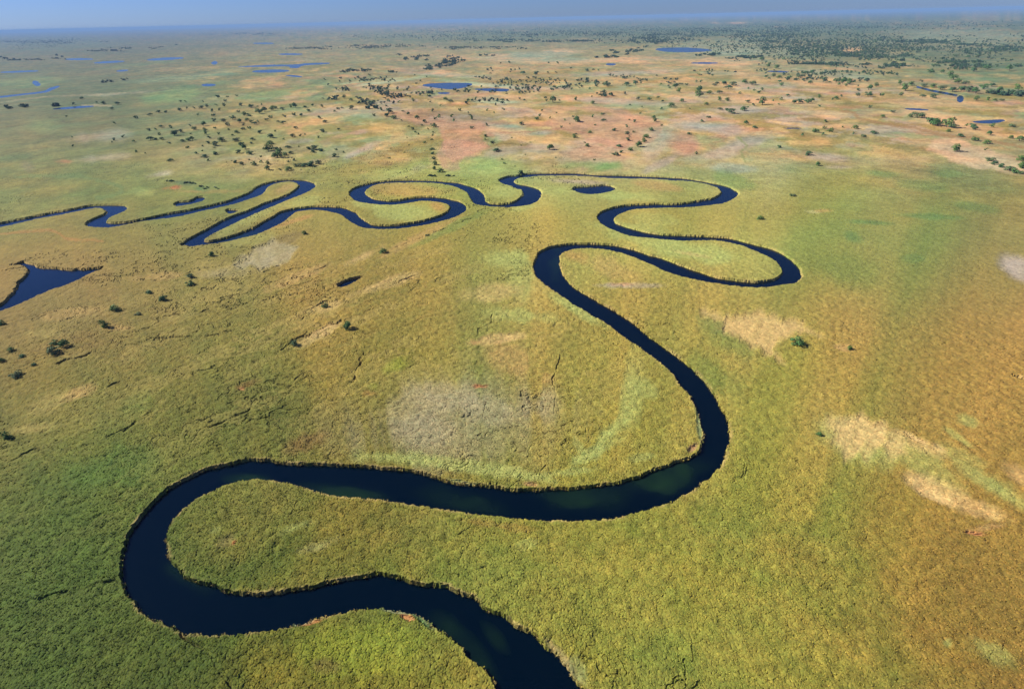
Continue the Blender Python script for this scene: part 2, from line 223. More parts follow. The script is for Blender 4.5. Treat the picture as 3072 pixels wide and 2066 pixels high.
# soft patches: colour, strength, sheet, cx, cy, rx, ry, rotation, lower the cover by
PATCH = [
 ((100,112,80),.45,'M',1000,300,900,110,0,0),((84,108,76),.55,'M',600,190,1100,60,0,0),((86,108,76),.5,'L',1700,230,900,60,0,0),((90,112,78),.4,'L',700,260,800,60,0,0),((98,112,80),.4,'M',2050,380,500,120,5,0),((88,108,78),.5,'K',350,290,500,60,0,0),
 ((74,92,34),.6,'F',60,1500,520,330,-20,0),((78,100,36),.4,'F',150,1250,350,250,-20,0),  # near left corner: greener reeds, darkened further to paint in lens falloff
 (GREY,.3,'F',1050,960,260,95,-4,.2),(GREY,.25,'F',960,1000,150,60,0,.2),(SAND,.75,'F',1950,975,75,26,8,.8),(SAND,.5,'F',2080,1010,80,16,22,.4),(SAND,.6,'F',2130,1110,80,24,22,.7),(SAND,.55,'F',2230,1160,70,22,18,.6),(PALEG,.3,'F',2190,1040,60,18,25,.3),(PALEG,.3,'F',2290,1120,70,24,35,.3),
 (PALEG,.25,'F',1440,880,22,90,3,.3),(PALEG,.3,'F',1400,985,14,60,38,.3),(PALEG,.6,'F',1350,1030,70,14,-25,.3),(PALEG,.5,'F',1150,1075,140,14,8,.3),
 (TAN,.7,'G',1095,325,75,22,8,.8),(SAND,.8,'G',1600,945,85,16,28,.8),(PALEG,.55,'G',1180,960,290,130,25,.5),(SAND,.6,'G',1750,1010,60,22,30,.4),
 (PALEG,.4,'G',1620,1100,330,90,32,.3),(PALEG,.45,'G',2080,1250,280,50,32,.3),(SAND,.9,'J',1720,40,160,40,25,.9),(TAN,.85,'J',2010,140,150,45,20,.7),
 (SAND,.5,'G',1640,1260,130,60,20,.5),(PALEG,.5,'G',1950,830,70,40,20,.3),(PALEG,.4,'G',1880,940,120,24,35,.3),
 (TAN,.7,'G',2290,1190,140,70,35,.6),((205,140,92),.95,'J',1995,303,80,14,8,1.0),(DRY,.5,'J',2080,265,140,30,-10,.3),(PALEG,.5,'J',1810,1055,30,26,0,.3),
 (PALEG,.35,'J',2100,1120,150,70,25,.2),(LILAC,.85,'C',2290,1190,150,75,25,.9),((182,182,118),.8,'C',890,810,70,12,5,.4),(TAN,.5,'C',960,805,90,14,0,.3),
 (GREY,.34,'E',440,760,290,150,-15,.2),(GREY,.45,'E',720,660,240,90,0,.3),(GREY,.5,'E',1000,760,240,90,10,.3),(GREY,.5,'E',1370,720,140,130,0,.3),(GREY,.38,'E',520,900,280,90,0,.2),
 (SAND,.65,'E',1080,265,170,34,-8,.6),(TAN,.7,'E',920,290,40,16,0,.6),(TAN,.5,'E',1150,400,160,110,30,.3),(TAN,.4,'E',1400,540,60,45,0,.3),((175,120,80),.8,'E',945,588,45,12,0,.5),
 (LIME,.6,'E',340,460,90,50,-25,.0),(LIME,.45,'E',230,590,60,40,0,0),((168,122,60),.5,'E',190,640,80,30,0,0),
 (PALEG,.4,'E',1960,640,60,170,8,.3),(PALEG,.5,'E',1870,870,40,120,35,.3),(PALEG,.5,'E',1700,1060,130,50,-25,.3),(PALEG,.55,'E',1620,1000,30,70,-35,.3),
 (PALEG,.55,'E',350,1080,260,55,3,.3),(PALEG,.5,'E',900,1140,360,45,8,.3),(PALEG,.5,'E',1500,1180,260,30,-5,.3),(PALEG,.5,'E',2060,600,120,60,20,.2),
 (PALEG,.7,'E',1600,60,220,45,30,.3),(PALEG,.5,'E',1250,110,250,50,5,.2),(PALEG,.5,'B',1250,1250,180,140,60,.3),(PALEG,.6,'B',1150,1130,160,60,0,.2),
 ((200,175,110),.5,'B',1050,1360,180,60,-5,.2),
 (PALEG,.75,'U',1430,270,420,80,8,.3),(SAND,.35,'U',1350,280,130,18,10,.2),(PALEG,.6,'U',1000,160,380,55,8,.2),(PALEG,.5,'U',800,60,300,50,5,.1),
 (LILAC,.5,'U',820,540,250,22,0,.2),(TAN,.35,'U',700,400,220,90,25,.1),((200,150,110),.7,'U',790,530,90,9,0,.2),(ORNG,.4,'U',400,300,110,60,20,0),
 (TEAL,.4,'U',1600,900,200,90,30,0),((112,132,60),.5,'U',1550,1300,300,180,30,0),((110,130,62),.5,'G',350,300,200,120,20,0),
 (PALEG,.35,'V',850,150,90,190,12,.2),(PALEG,.6,'V',650,400,50,110,35,.2),(PALEG,.5,'V',950,580,120,30,-10,.2),
 (PALEG,.6,'R',800,800,500,110,4,.2),(ORNG,.35,'R',900,500,500,80,3,0),(ORNG,.4,'R',1330,730,110,60,20,0),(PALEG,.55,'R',250,690,260,60,10,.1),
 (PALEG,.6,'R',2200,520,180,90,0,.2),(PALEG,.5,'R',1700,220,500,120,5,.2),(PALEG,.5,'R',500,300,450,60,-5,.2),
 (PALEG,.6,'S',1500,580,500,70,3,.2),(PALEG,.5,'S',600,520,300,50,0,.1),(LILAC,.5,'S',900,390,420,36,3,.2),(DRY,.5,'S',1950,440,380,55,8,.2),(PALEG,.4,'S',1900,900,400,80,5,0),
 (PALEG,.5,'S',200,740,260,40,-10,.1),((122,148,84),.6,'S',850,170,230,60,-5,0),((122,148,84),.6,'S',1250,200,220,50,-15,0),(LILAC,.6,'S',2000,160,260,50,-25,.1),
 (PALEG,.4,'Q',1050,700,500,90,-27,.2),(PALEG,.4,'Q',1900,470,350,70,-10,.2),(DRY,.4,'Q',1560,300,130,50,-20,0),(ORNG,.5,'Q',1700,740,260,28,-18,0),(ORNG,.4,'Q',500,340,500,24,0,0),
 (GREY,.3,'Q',700,1450,500,80,-5,.2),(PALEG,.35,'P',2000,350,300,80,0,0),((176,108,66),.8,'Q',60,285,100,28,-5,.5),((176,108,66),.5,'P',2250,300,110,22,-15,.5),
 ((95,112,70),.8,'Q',180,225,200,40,5,-.6),((96,122,68),.7,'Q',410,310,110,40,5,-.8),((186,180,150),.6,'A',1085,555,110,28,-10,.3),((176,120,84),.5,'A',440,465,80,16,0,0),
 ((128,120,90),.4,'A',190,500,60,40,30,0),(LILAC,.3,'A',700,290,320,60,-5,0),(LILAC,.3,'A',700,440,260,40,-5,0),((120,140,84),.4,'A',300,220,180,70,0,0),
 ((112,140,84),.75,'K',1130,660,230,52,-8,0),((112,140,84),.6,'K',1800,652,190,30,-8,0),((112,140,84),.5,'K',2100,590,220,14,-10,0),((182,165,130),.5,'K',800,640,330,12,-4,0),
 ((126,150,112),.4,'K',1250,530,450,20,-6,0),((108,134,88),.35,'K',980,440,280,16,-6,0),((112,138,84),.4,'K',200,560,260,50,0,0),
 ((150,160,130),.4,'B',80,130,160,30,5,0),((160,125,100),.5,'B',700,170,400,60,5,0),(BLUEG,.7,'B',1130,232,120,22,3,0),(LILAC,.6,'B',1350,272,110,20,-5,0),(SALMON,.6,'B',1180,262,190,28,5,0),
 ((205,172,112),.5,'B',950,120,260,22,3,0),(SALMON,.6,'B',1480,160,230,30,5,0),((205,168,110),.5,'B',1400,330,260,30,5,0),(LILAC,.4,'B',1100,400,120,40,-10,0),
 ((200,165,100),.5,'B',330,240,110,40,0,0),((196,160,98),.4,'B',250,450,230,40,0,0),(LILAC,.55,'B',90,410,150,26,-25,0),(LILAC,.5,'B',2150,340,130,70,-50,0),(LILAC,.5,'B',1850,50,400,22,3,0),
 ((150,162,130),.5,'B',1050,50,160,18,3,0),(PALEG,.4,'B',1000,500,240,50,0,0),((118,150,80),.5,'B',1800,500,140,30,0,0),
 ((186,142,112),.75,'C',30,350,120,75,20,0),(BLUEG,.85,'C',360,515,230,34,3,.1),(LILAC,.7,'C',200,235,240,42,5,0),(LILAC,.6,'C',480,330,160,44,-10,0),(LILAC,.5,'C',250,410,200,40,-10,0),
 (LILAC,.55,'C',1000,440,190,38,5,0),(LILAC,.4,'C',1080,505,140,18,0,0),(SALMON,.85,'C',1000,140,200,36,3,0),(SALMON,.6,'C',1130,225,230,28,0,0),(SALMON,.75,'C',420,45,460,24,3,0),
 (LILAC,.5,'C',400,110,260,28,0,0),(SALMON,.5,'C',1700,60,450,30,3,0),(SALMON,.5,'C',1800,180,400,60,15,0),((148,118,104),.6,'C',1870,400,120,36,8,0),
 ((108,140,76),.5,'C',380,610,230,56,15,0),(TEAL,.5,'C',1360,550,130,28,5,0),(TEAL,.4,'C',1620,630,180,46,5,0),(TEAL,.65,'C',1250,882,190,18,4,0),(TEAL,.6,'C',1680,842,220,20,3,0),
 (TEAL,.6,'C',1150,980,90,44,20,0),((120,134,66),.6,'C',1050,1180,320,150,15,0),(TEAL,.45,'C',2000,780,170,32,8,0),(TEAL,.4,'C',1560,1130,80,30,0,0),(TEAL,.4,'C',1820,550,120,26,5,0),
 (LILAC,.35,'L',700,510,300,12,3,0),((172,190,150),.6,'L',300,560,300,9,-7,0),((172,190,150),.6,'L',1000,580,280,10,5,0),((172,190,150),.6,'L',1050,695,140,10,0,0),(SALMON,.6,'L',1500,350,120,14,0,0),
 (BLUEG,.6,'L',1250,380,330,24,-3,0),(SALMON,.5,'L',1300,420,600,18,3,0),(BLUEG,.5,'L',1500,410,420,14,0,0),(SALMON,.6,'L',1150,660,250,12,3,0),(SALMON,.6,'L',1950,410,300,20,0,0),
 (LILAC,.5,'L',1900,500,380,18,-2,0),((150,110,80),.35,'L',1300,770,200,12,0,0),(SALMON,.6,'L',650,490,60,10,0,0),(SALMON,.6,'L',1080,375,80,10,0,0),
 (BLUEG,.5,'M',1150,520,350,36,5,0),(BLUEG,.45,'M',250,500,120,14,0,0),(SALMON,.6,'M',250,430,260,34,0,0),(SALMON,.5,'M',900,560,500,60,3,0),(BLUEG,.6,'M',350,355,160,16,0,0),
 (BLUEG,.4,'M',400,330,500,60,0,0),(SALMON,.7,'M',1160,345,60,14,0,0),(BLUEG,.35,'M',1900,260,500,60,0,0),(SALMON,.5,'M',650,182,70,4,0,0),(SALMON,.9,'M',380,158,60,5,0,0),(SALMON,.8,'M',230,154,60,4,0,0),
 (TAN,.5,'D',520,640,130,40,-20,.3),(OLD,.5,'D',200,880,170,40,-8,.4),(OLD,.45,'D',330,700,200,60,-25,.3),(OLD,.4,'D',330,230,160,30,0,.3),(OLD,.4,'D',520,380,130,24,-12,.4),
 ((128,100,52),.35,'D',500,300,300,80,-10,0),((96,120,46),.4,'D',950,700,160,100,-30,0),((78,112,44),.45,'D',800,1150,420,130,-15,0),((120,84,48),.5,'D',2080,980,150,60,-20,0),((130,92,52),.4,'D',1680,580,100,28,-20,.3),
 ((205,150,95),.9,'D',1650,606,30,9,0,.5),(SAND,.7,'D',2180,230,170,30,-28,.6),(SAND,.5,'D',2250,40,140,30,-15,.4),(TAN,.4,'D',800,190,130,30,0,.3),(TAN,.35,'D',500,90,260,36,-8,.2),(OLD,.4,'D',1200,120,300,40,-15,.2),
 (TAN,.5,'A',2050,1250,260,30,-22,.3),(SAND,.5,'B',250,1320,260,34,-18,.3),(SAND,.55,'B',120,1130,150,34,-25,.4),(TAN,.45,'B',500,1000,300,24,-27,.2),((120,140,70),.5,'B',750,920,260,26,-26,.1),
 (TAN,.35,'A',1100,1250,330,40,-5,.2),(OLD,.4,'A',1400,1180,160,60,0,.2),(PALEG,.3,'A',1700,1000,160,40,-10,0),((118,102,66),.5,'A',1950,1010,130,40,-25,.2),
 ((160,156,96),.4,'W',1700,820,150,50,-20,.3),((130,118,70),.5,'W',920,780,130,70,-30,.3),((178,112,70),.7,'W',985,785,36,16,-35,.4),(PALEG,.35,'W',1500,660,130,30,-20,.3),(PALEG,.3,'W',850,680,80,30,-20,.2),
 ((150,160,52),.4,'X',400,1250,500,200,0,0),((110,96,52),.5,'X',120,1370,130,60,0,.2),((200,140,90),.85,'X',780,975,60,20,20,.7),((92,126,80),.7,'X',900,1000,140,26,38,.8),((150,165,130),.5,'X',720,930,170,14,6,1.0),
 ((180,120,74),.7,'W',1610,1440,90,18,-12,.6),((150,165,130),.6,'W',1500,1450,130,16,-15,.9),
 ((168,150,100),.7,'X',2050,1320,40,240,-38,.8),((130,138,88),.6,'X',2180,1420,60,120,-30,.3),(PALEG,.3,'X',1750,380,130,50,-20,.1),((160,128,64),.4,'X',1550,230,350,40,8,0),
 ((140,160,110),.6,'V',1420,300,28,260,-5,.9),((186,150,104),.8,'V',1370,495,60,26,-35,.9),((190,150,100),.7,'Y',1680,455,90,22,5,.6),((150,165,110),.6,'Y',980,425,130,12,8,.9),
]
# crisp patches: colour, strength, softness, outline, lower the cover by
POLY = [
 (SAND,.85,16,nat('G',[(160,85),(400,55),(560,70),(650,100),(780,110),(900,180),(975,255),(900,268),(780,245),(690,290),(660,340),(690,400),(740,470),(640,440),(560,380),(480,330),(300,280),(220,215),(235,160)]),1.1),
 (SAND,.8,24,nat('G',[(1000,810),(1150,800),(1370,860),(1430,940),(1500,1000),(1540,1050),(1300,1010),(1240,1085),(1090,1045),(1000,980),(1010,900)]),1.0),
 (GREY,.9,8,nat('Q',[(905,1340),(1000,1200),(1150,1150),(1250,1060),(1400,1015),(1480,1080),(1750,1095),(1640,1200),(1600,1260),(1450,1330),(1330,1380),(1000,1360)]),.8),
 (PINK,.75,5,nat('B',[(380,150),(560,185),(700,175),(950,190),(985,230),(940,290),(1010,370),(900,430),(790,470),(800,515),(690,520),(640,420),(700,330),(650,220),(520,200)]),0),
 ((200,148,116),.75,4,nat('B',[(705,325),(850,316),(990,362),(880,420),(770,462),(690,400)]),0),
 ((184,146,114),.75,6,nat('B',[(1100,140),(1300,100),(1700,85),(2000,120),(2190,200),(2180,260),(2100,330),(1990,380),(1870,375),(1700,330),(1500,250),(1350,200),(1500,165),(1900,150),(1700,118),(1400,128)]),0),
 ((204,172,132),.85,6,nat('C',[(1650,390),(1720,300),(1850,300),(2000,350),(2150,400),(2320,460),(2340,560),(2180,530),(1950,510),(1780,430)]),0),
]
# tracks, channels and creases: line, width, colour, strength, depth
LINES = [
 (nat('A',[(100,572),(300,562),(480,560),(620,580),(740,610),(830,640),(815,675),(760,700),(660,720)]),7,(104,126,70),.6,0),
 (nat('P',[(0,920),(400,890),(700,870),(820,920),(900,990),(1100,1010),(1400,1020)]),5,(172,125,66),.55,0),
 (nat('G',[(1000,262),(1150,290),(1400,330)]),3,(160,130,75),.3,.3),
 (nat('C',[(1220,90),(1080,95),(1090,120),(1180,130),(1200,170),(1350,200),(1600,240),(1800,290),(2000,300),(2330,370)]),6,(160,125,78),.75,0),
 (nat('C',[(720,195),(900,175),(1060,190),(1220,170)]),3,(110,90,60),.6,.4),
 (nat('B',[(1080,270),(1300,262),(1500,240),(1700,280)]),3,(150,100,80),.5,0),
 (nat('B',[(2050,540),(2150,500),(2200,440),(2332,405)]),3,(130,120,90),.5,.2),
 (nat('C',[(380,300),(440,360),(400,400),(420,460)]),5,(130,140,80),.6,0),
 (nat('H',[(1240,1000),(1330,1060),(1430,1120),(1480,1220),(1540,1310),(1610,1400),(1680,1480)]),7,(80,72,50),.7,1.5),
 (nat('H',[(270,755),(340,715),(480,700),(600,675),(700,640),(790,625)]),5,(70,64,36),.5,1.4),
 (nat('X',[(1310,205),(1290,240),(1240,275),(1180,300)]),2.5,(60,60,34),.5,1.6),
 (nat('E',[(150,365),(120,430),(100,480),(70,560)]),5,(110,80,50),.7,1.5),
 (nat('E',[(1030,100),(1020,160),(940,200),(930,250)]),3,(80,80,50),.5,1.3),
 (nat('E',[(990,700),(970,760),(965,800)]),3,(80,70,50),.5,1.3),(nat('E',[(1500,380),(1440,540),(1465,640),(1460,780)]),3,(90,80,55),.45,1.2),
 (nat('D',[(390,435),(440,405),(590,385),(660,350)]),4,(70,64,40),.6,1.4),(nat('D',[(1920,340),(2000,280),(2140,215),(2240,170),(2332,140)]),4,(80,72,44),.5,1.4),
 (nat('D',[(1300,970),(1370,890),(1500,840),(1700,760),(1730,700)]),4,(90,72,44),.5,1.3),(nat('D',[(850,900),(930,830),(1010,770)]),3,(80,80,40),.4,1.2),
 (nat('D',[(500,1030),(700,960),(1000,800)]),3,(80,80,40),.3,1.0),(nat('D',[(690,610),(770,580),(900,530),(1000,490)]),3,(80,72,40),.4,1.2),
 (nat('D',[(60,1110),(160,1050),(280,1000)]),3,(80,72,40),.4,1.2),(nat('D',[(230,1230),(320,1160)]),3,(70,64,36),.5,1.3),
 (nat('D',[(1030,260),(1300,250),(1450,240),(1600,210)]),3,(80,72,44),.45,1.2),(nat('D',[(2060,130),(2100,80),(2180,30),(2250,0)]),3,(80,72,44),.5,1.3),
 (nat('A',[(2120,1250),(2150,1210),(2332,1130)]),3,(80,72,44),.5,1.2),(nat('B',[(0,1360),(300,1330),(480,1250),(700,1180)]),2.5,(100,84,50),.4,1.0),
 (nat('B',[(260,1080),(420,1040),(560,980),(760,900),(900,850)]),2.5,(100,90,56),.35,1.0),(nat('Q',[(1280,1440),(1400,1400),(1500,1355)]),3,(80,84,50),.6,1.2),
 (nat('V',[(100,750),(110,690),(160,640)]),2,(80,80,60),.4,.8),
 (nat('K',[(0,700),(300,660),(700,640)]),3,(160,150,112),.4,0),(nat('K',[(640,712),(760,722),(560,718)]),3,(176,160,120),.5,0),
 (nat('L',[(0,572),(200,550),(420,530)]),3,(160,184,140),.6,0),
]
# ------------------------------------------------------------------ trees: sheet -> (x, y, width)
TREES = {
'A': [(1300,1250,55),(1300,1300,60),(1020,1355,55),(1115,1400,70),(795,1465,80),(945,1505,50),(1445,1105,50),(2080,955,40),(2215,1448,55),
(930,397,28),(990,408,18),(1165,455,40),(500,357,22),(492,298,14),(780,315,28),(765,332,18),(845,293,28),(908,326,28),(1030,303,55),(1065,312,30),(1108,310,30),(1155,337,25),(1090,278,25),(1100,222,35),(1015,247,28),(1060,243,22),(1195,268,70),(1235,258,35),(1170,230,30),(1300,275,22),(1300,218,22),(1325,238,38),(1250,322,35),(1290,312,40),(1315,310,35),(1283,368,28),(1335,408,30),(1400,425,50),(1425,457,25),(1475,408,45),(1465,370,20),(1380,392,18),(1425,298,30),(1410,272,32),(1405,248,36),(1475,235,30),(1390,210,45),(1470,185,30),(1525,185,40),(1557,213,30),(1562,245,20),(1500,275,22),(1515,313,60),(1480,342,55),(1425,335,35),(1390,358,22),(1590,165,45),(1635,190,40),(1690,178,40),(1620,262,35),(1660,240,35),(1665,215,30),(1705,237,28),(1607,312,55),(1585,285,25),(1655,343,45),(1675,368,50),(1725,338,30),(1725,310,35),(1635,400,40),(1710,405,50),(1610,468,35),(1650,480,36),(1580,458,18),(1700,455,22),(1735,483,45),(1785,467,30),(1830,477,35),(1825,515,45),(1780,432,22),(1910,517,30),(1975,512,60),(1775,262,45),(1740,200,40),(1765,190,30),(1720,190,30),(1850,288,60),(1845,335,50),(1835,375,75),(1880,370,50),(1900,415,90),(1880,430,50),(1945,412,50),(1990,402,40),(2000,290,38),(1970,365,40),(2055,285,30),(2085,278,20),(1885,257,20),(1940,310,25),(2020,232,30),(2110,375,40),(2155,370,60),(2195,385,45),(2140,395,40),(2040,365,18),(2015,455,28),(1975,465,30),(2040,485,60),(2085,485,60),(2130,480,70),(2175,475,45),(2145,502,25),(2200,255,42),(2173,298,28),(2290,425,40),(2295,383,25),(2310,245,30),(2220,193,35),(2180,165,30),(1905,190,30),(1935,195,40),(1940,155,30),(1850,160,30),(1825,175,35),(2005,145,30),(2060,145,35),(2110,115,35),(1775,120,60),(1810,112,45),(1855,105,45),(1880,95,40),(1930,100,40),(1700,145,30),(1715,155,30),(1670,142,40),(1630,122,25),(1650,75,36),(1720,85,40),(1755,90,25),(1790,75,20),(1455,118,30),(1460,148,30),(1415,85,25),(1380,95,38),(1475,80,22),(1530,80,28),(1500,110,28),(1540,50,22),(1490,20,40),(1555,22,20),(1618,15,22),(1385,55,15),(1230,55,28),(1265,55,18),(1325,100,18),(1275,100,22),(1230,108,38),(1085,122,40),(1135,125,32),(1025,142,36),(930,163,28),(760,100,35),(805,65,40),(708,62,38),(655,62,25),(505,70,28),(560,33,25),(458,155,18),(785,200,25),(1355,145,22),(2140,80,28),(2085,90,35),(2020,85,50),(1990,90,30),(2205,90,28),(2310,103,25),(2290,118,25)],
'B': [(290,1075,60),(590,968,35),(20,25,35),(65,42,35),(195,57,30),(8,98,25),(75,96,45),(268,110,28),(325,118,60),(310,145,50),(220,150,25),(355,162,45),(425,120,28),(455,140,32),(520,165,40),(415,182,20),(568,192,30),(485,240,28),(500,262,30),(525,278,22),(460,225,18),(630,218,48),(550,218,22),(590,243,20),(625,265,22),(625,285,25),(615,313,28),(570,335,25),(620,380,35),(625,410,35),(628,445,35),(640,480,42),(632,515,35),(680,527,50),(460,352,20),(447,303,14),(620,115,30),(670,157,30),(645,170,28),(680,83,18),(715,35,40),(745,48,38),(602,20,30),(612,57,25),(495,48,32),(322,45,28),(397,57,28),(870,50,30),(755,155,30),(765,183,30),(880,150,25),(895,172,32),(868,132,18),(895,232,35),(805,113,25),(1000,112,28),(1105,106,28),(1045,132,18),(1100,42,35),(990,215,30),(985,290,32),(985,312,25),(1027,332,36),(1060,383,58),(1120,476,30),(1103,450,25),(1230,207,35),(1160,302,20),(1245,45,28),(1215,35,20),(1290,335,15),(1230,357,15),(1257,418,18),(1185,500,18),(1335,170,35),(1355,150,30),(1372,118,22),(1425,168,20),(1465,132,22),(1425,370,58),(1465,440,18),(1507,230,22),(1560,210,15),(1525,180,22),(1580,158,30),(1600,178,55),(1615,187,40),(1597,295,42),(1605,275,22),(1660,335,25),(1682,355,40),(1700,265,34),(1720,157,26),(1733,217,18),(1787,140,32),(1790,180,38),(1865,247,40),(1895,355,45),(1950,225,28),(1950,273,35),(1955,315,36),(1998,263,24),(1970,293,18),(2008,190,28),(1968,180,16),(2115,248,35),(2085,290,50),(2070,325,40),(2025,350,60),(1970,383,35),(1870,410,60),(1910,400,35),(2130,165,35),(2140,185,35),(2190,218,20),(2043,135,22),(1970,80,20),(2050,92,18),(2190,102,28),(2255,78,55),(2165,25,25),(2192,55,25),(2030,33,32),(2105,38,35),(1717,60,38),(1597,40,35),(1445,45,60),(1390,30,30),(1405,48,20),(1490,47,20),(2325,45,40),(1725,455,22),(325,443,22),(20,400,30),(475,522,18),(430,405,18),(1225,538,50)],
'C': [(752,695,45),(530,850,50),(925,488,40),(862,410,55),(660,365,35),(95,412,30),(45,272,35),(435,200,40),(492,228,42),(175,158,35),(130,188,30),(335,120,60),(420,103,55),(300,110,40),(255,103,35),(45,104,20),(160,70,36),(255,40,40),(305,40,45),(440,50,40),(545,58,70),(510,43,30),(478,77,28),(660,72,22),(675,35,30),(615,48,22),(715,10,35),(760,55,50),(795,52,50),(850,52,50),(880,48,40),(935,22,35),(1020,38,25),(1050,28,40),(1085,18,25),(1190,8,40),(1265,5,55),(1358,12,30),(932,86,20),(1282,93,28),(1365,155,40),(1430,120,35),(1600,138,90),(1550,152,40),(1690,185,90),(1740,195,90),(1800,205,90),(1850,215,70),(1980,220,60),(2000,240,40),(1935,215,30),(2108,223,35),(2250,215,50),(2005,38,45),(2080,42,30),(2130,44,35),(2175,42,35),(1715,18,50),(1640,15,40),(1862,30,30),(1490,8,35),(1895,283,50),(1812,254,35),(2000,312,50),(2098,274,45),(2078,330,55),(2238,298,40),(2297,313,55),(1855,375,75),(2105,447,65),(2125,475,50),(2175,495,50),(2225,515,60),(2265,530,60),(2310,540,50),(2300,492,70),(2310,440,70),(2070,385,25),(912,255,50),(968,233,30),(1005,255,45),(960,277,25),(1095,228,25),(1175,228,48),(1162,271,28),(1235,288,42),(1305,264,50),(972,188,30),(820,282,25)],
'D': [(730,165,80),(365,345,90),(440,300,80),(375,290,60),(85,335,60),(155,378,55),(235,440,50),(110,505,90),(10,155,60),(15,412,50),(65,922,80),(2005,295,65)],
'E': [(35,180,80)], 'G': [(775,285,95),(1135,325,45),(925,920,45)],
'M': [(110,640,80),(105,612,60),(185,630,45),(250,625,45),(215,575,40),(280,565,50),(310,592,55),(345,572,50),(235,565,35),(90,552,30),(125,555,25),(110,508,22),(25,577,25),(425,555,50),(475,562,60),(445,600,28),(390,633,28),(490,613,25),(545,610,30),(520,628,35),(805,515,60),(835,492,60),(885,487,60),(720,533,50),(660,553,35),(675,575,35),(570,525,30),(620,515,35),(660,525,40),(590,537,25),(960,538,75),(1045,548,50),(1090,555,60),(1140,560,55),(825,548,20),(870,565,35),(1060,575,30),(955,497,25),(1025,490,32),(1085,488,22),(1000,560,25),(1115,585,25),(1195,585,22),(1197,612,30),(1270,600,50),(1320,582,40),(1485,565,40),(1520,597,80),(1560,570,50),(1625,553,30),(1640,578,50),(1820,510,55),(1850,525,60),(1880,550,70),(1930,560,50),(1760,590,80),(1710,585,50),(1840,600,90),(1900,600,80),(1950,605,80),(2000,620,60),(2050,590,60),(2110,577,50),(2160,612,50),(2290,600,60),(540,400,60),(580,440,70),(640,450,60),(690,400,30),(1690,487,50),(1768,490,35),(1985,465,80),(2080,455,70),(1870,375,50),(1950,380,60),(2020,378,60),(2230,465,60)],
'L': [(1240,490,60),(1330,492,70),(1410,495,20),(1465,495,20),(1570,465,28),(1675,480,35),(1720,475,28),(1757,478,20),(1950,563,80),(2010,562,50),(1820,570,60),(1610,550,22),(1745,560,22),(1855,517,20),(1420,430,22),(1475,430,25),(545,552,22),(515,570,20),(580,525,18),(320,560,18),(120,530,28),(190,515,20),(260,590,22),(325,592,30),(480,635,28),(545,645,28),(600,655,30),(855,612,30),(685,612,20),(1095,600,22),(960,592,20),(1130,640,20),(1215,635,18),(1800,635,25),(1775,630,16),(2185,575,20),(2280,590,40),(2300,620,40),(2240,598,25),(500,515,18),(1150,428,22),(1090,432,15)]}
# far woods: sheet, cx, cy, rx, ry, rotation, number
WOODS = [('L',690,440,130,24,-15,130),('L',230,320,260,15,0,110),('L',900,330,260,14,0,90),('L',500,400,100,25,0,50),('L',1000,385,60,8,0,14),('L',1860,350,40,15,0,22),('L',1810,395,80,8,0,35),('L',2010,345,95,18,-15,60),
('L',1100,280,150,10,0,60),('L',1500,285,260,6,0,80),('L',1280,240,70,14,0,40),('L',2150,270,190,28,0,160),('L',150,490,160,15,0,35),('L',800,230,700,60,0,300),('L',1600,220,700,50,0,300),('L',1200,620,1000,110,0,40),('L',300,600,350,60,0,40),
('M',900,330,800,66,0,800),('M',1700,330,700,80,0,300),('M',2000,440,350,40,0,90),('L',2000,230,500,50,0,200),('M',300,210,600,30,0,200),('M',900,520,900,60,0,60),('L',1600,560,900,90,0,70),('L',500,620,450,80,0,40),('M',550,230,650,45,0,420),('M',1050,440,260,12,0,90),('M',430,392,140,12,0,60),('M',150,375,100,10,0,40),('M',1650,290,220,12,0,90),('M',1450,450,90,25,0,70),('M',1800,430,170,8,0,40),('M',2200,340,150,20,0,90),('M',1950,310,160,10,0,50),
('M',1150,380,350,30,0,160),('M',600,330,90,12,-5,50),('M',1060,340,50,14,0,30),('M',2250,655,120,14,3,40),('M',2100,640,60,8,0,14),('M',1300,180,1000,40,0,350),
('K',40,400,45,20,0,26),('K',230,412,210,6,-2,50),('K',420,390,30,14,0,16),('K',720,345,180,12,-2,80),('K',1080,325,110,5,-8,24),('K',300,285,500,35,0,380),('K',1750,232,160,8,0,70),('K',2150,330,190,16,0,70),('K',1400,230,700,20,0,160),('K',750,560,110,10,-8,8),('K',150,735,110,10,0,10),('K',370,725,70,8,0,12),
('L',230,750,60,24,0,10),('B',640,572,110,12,3,16),('A',1230,612,150,16,4,14),('A',1380,650,60,12,5,7),('A',1480,655,30,6,0,2)]
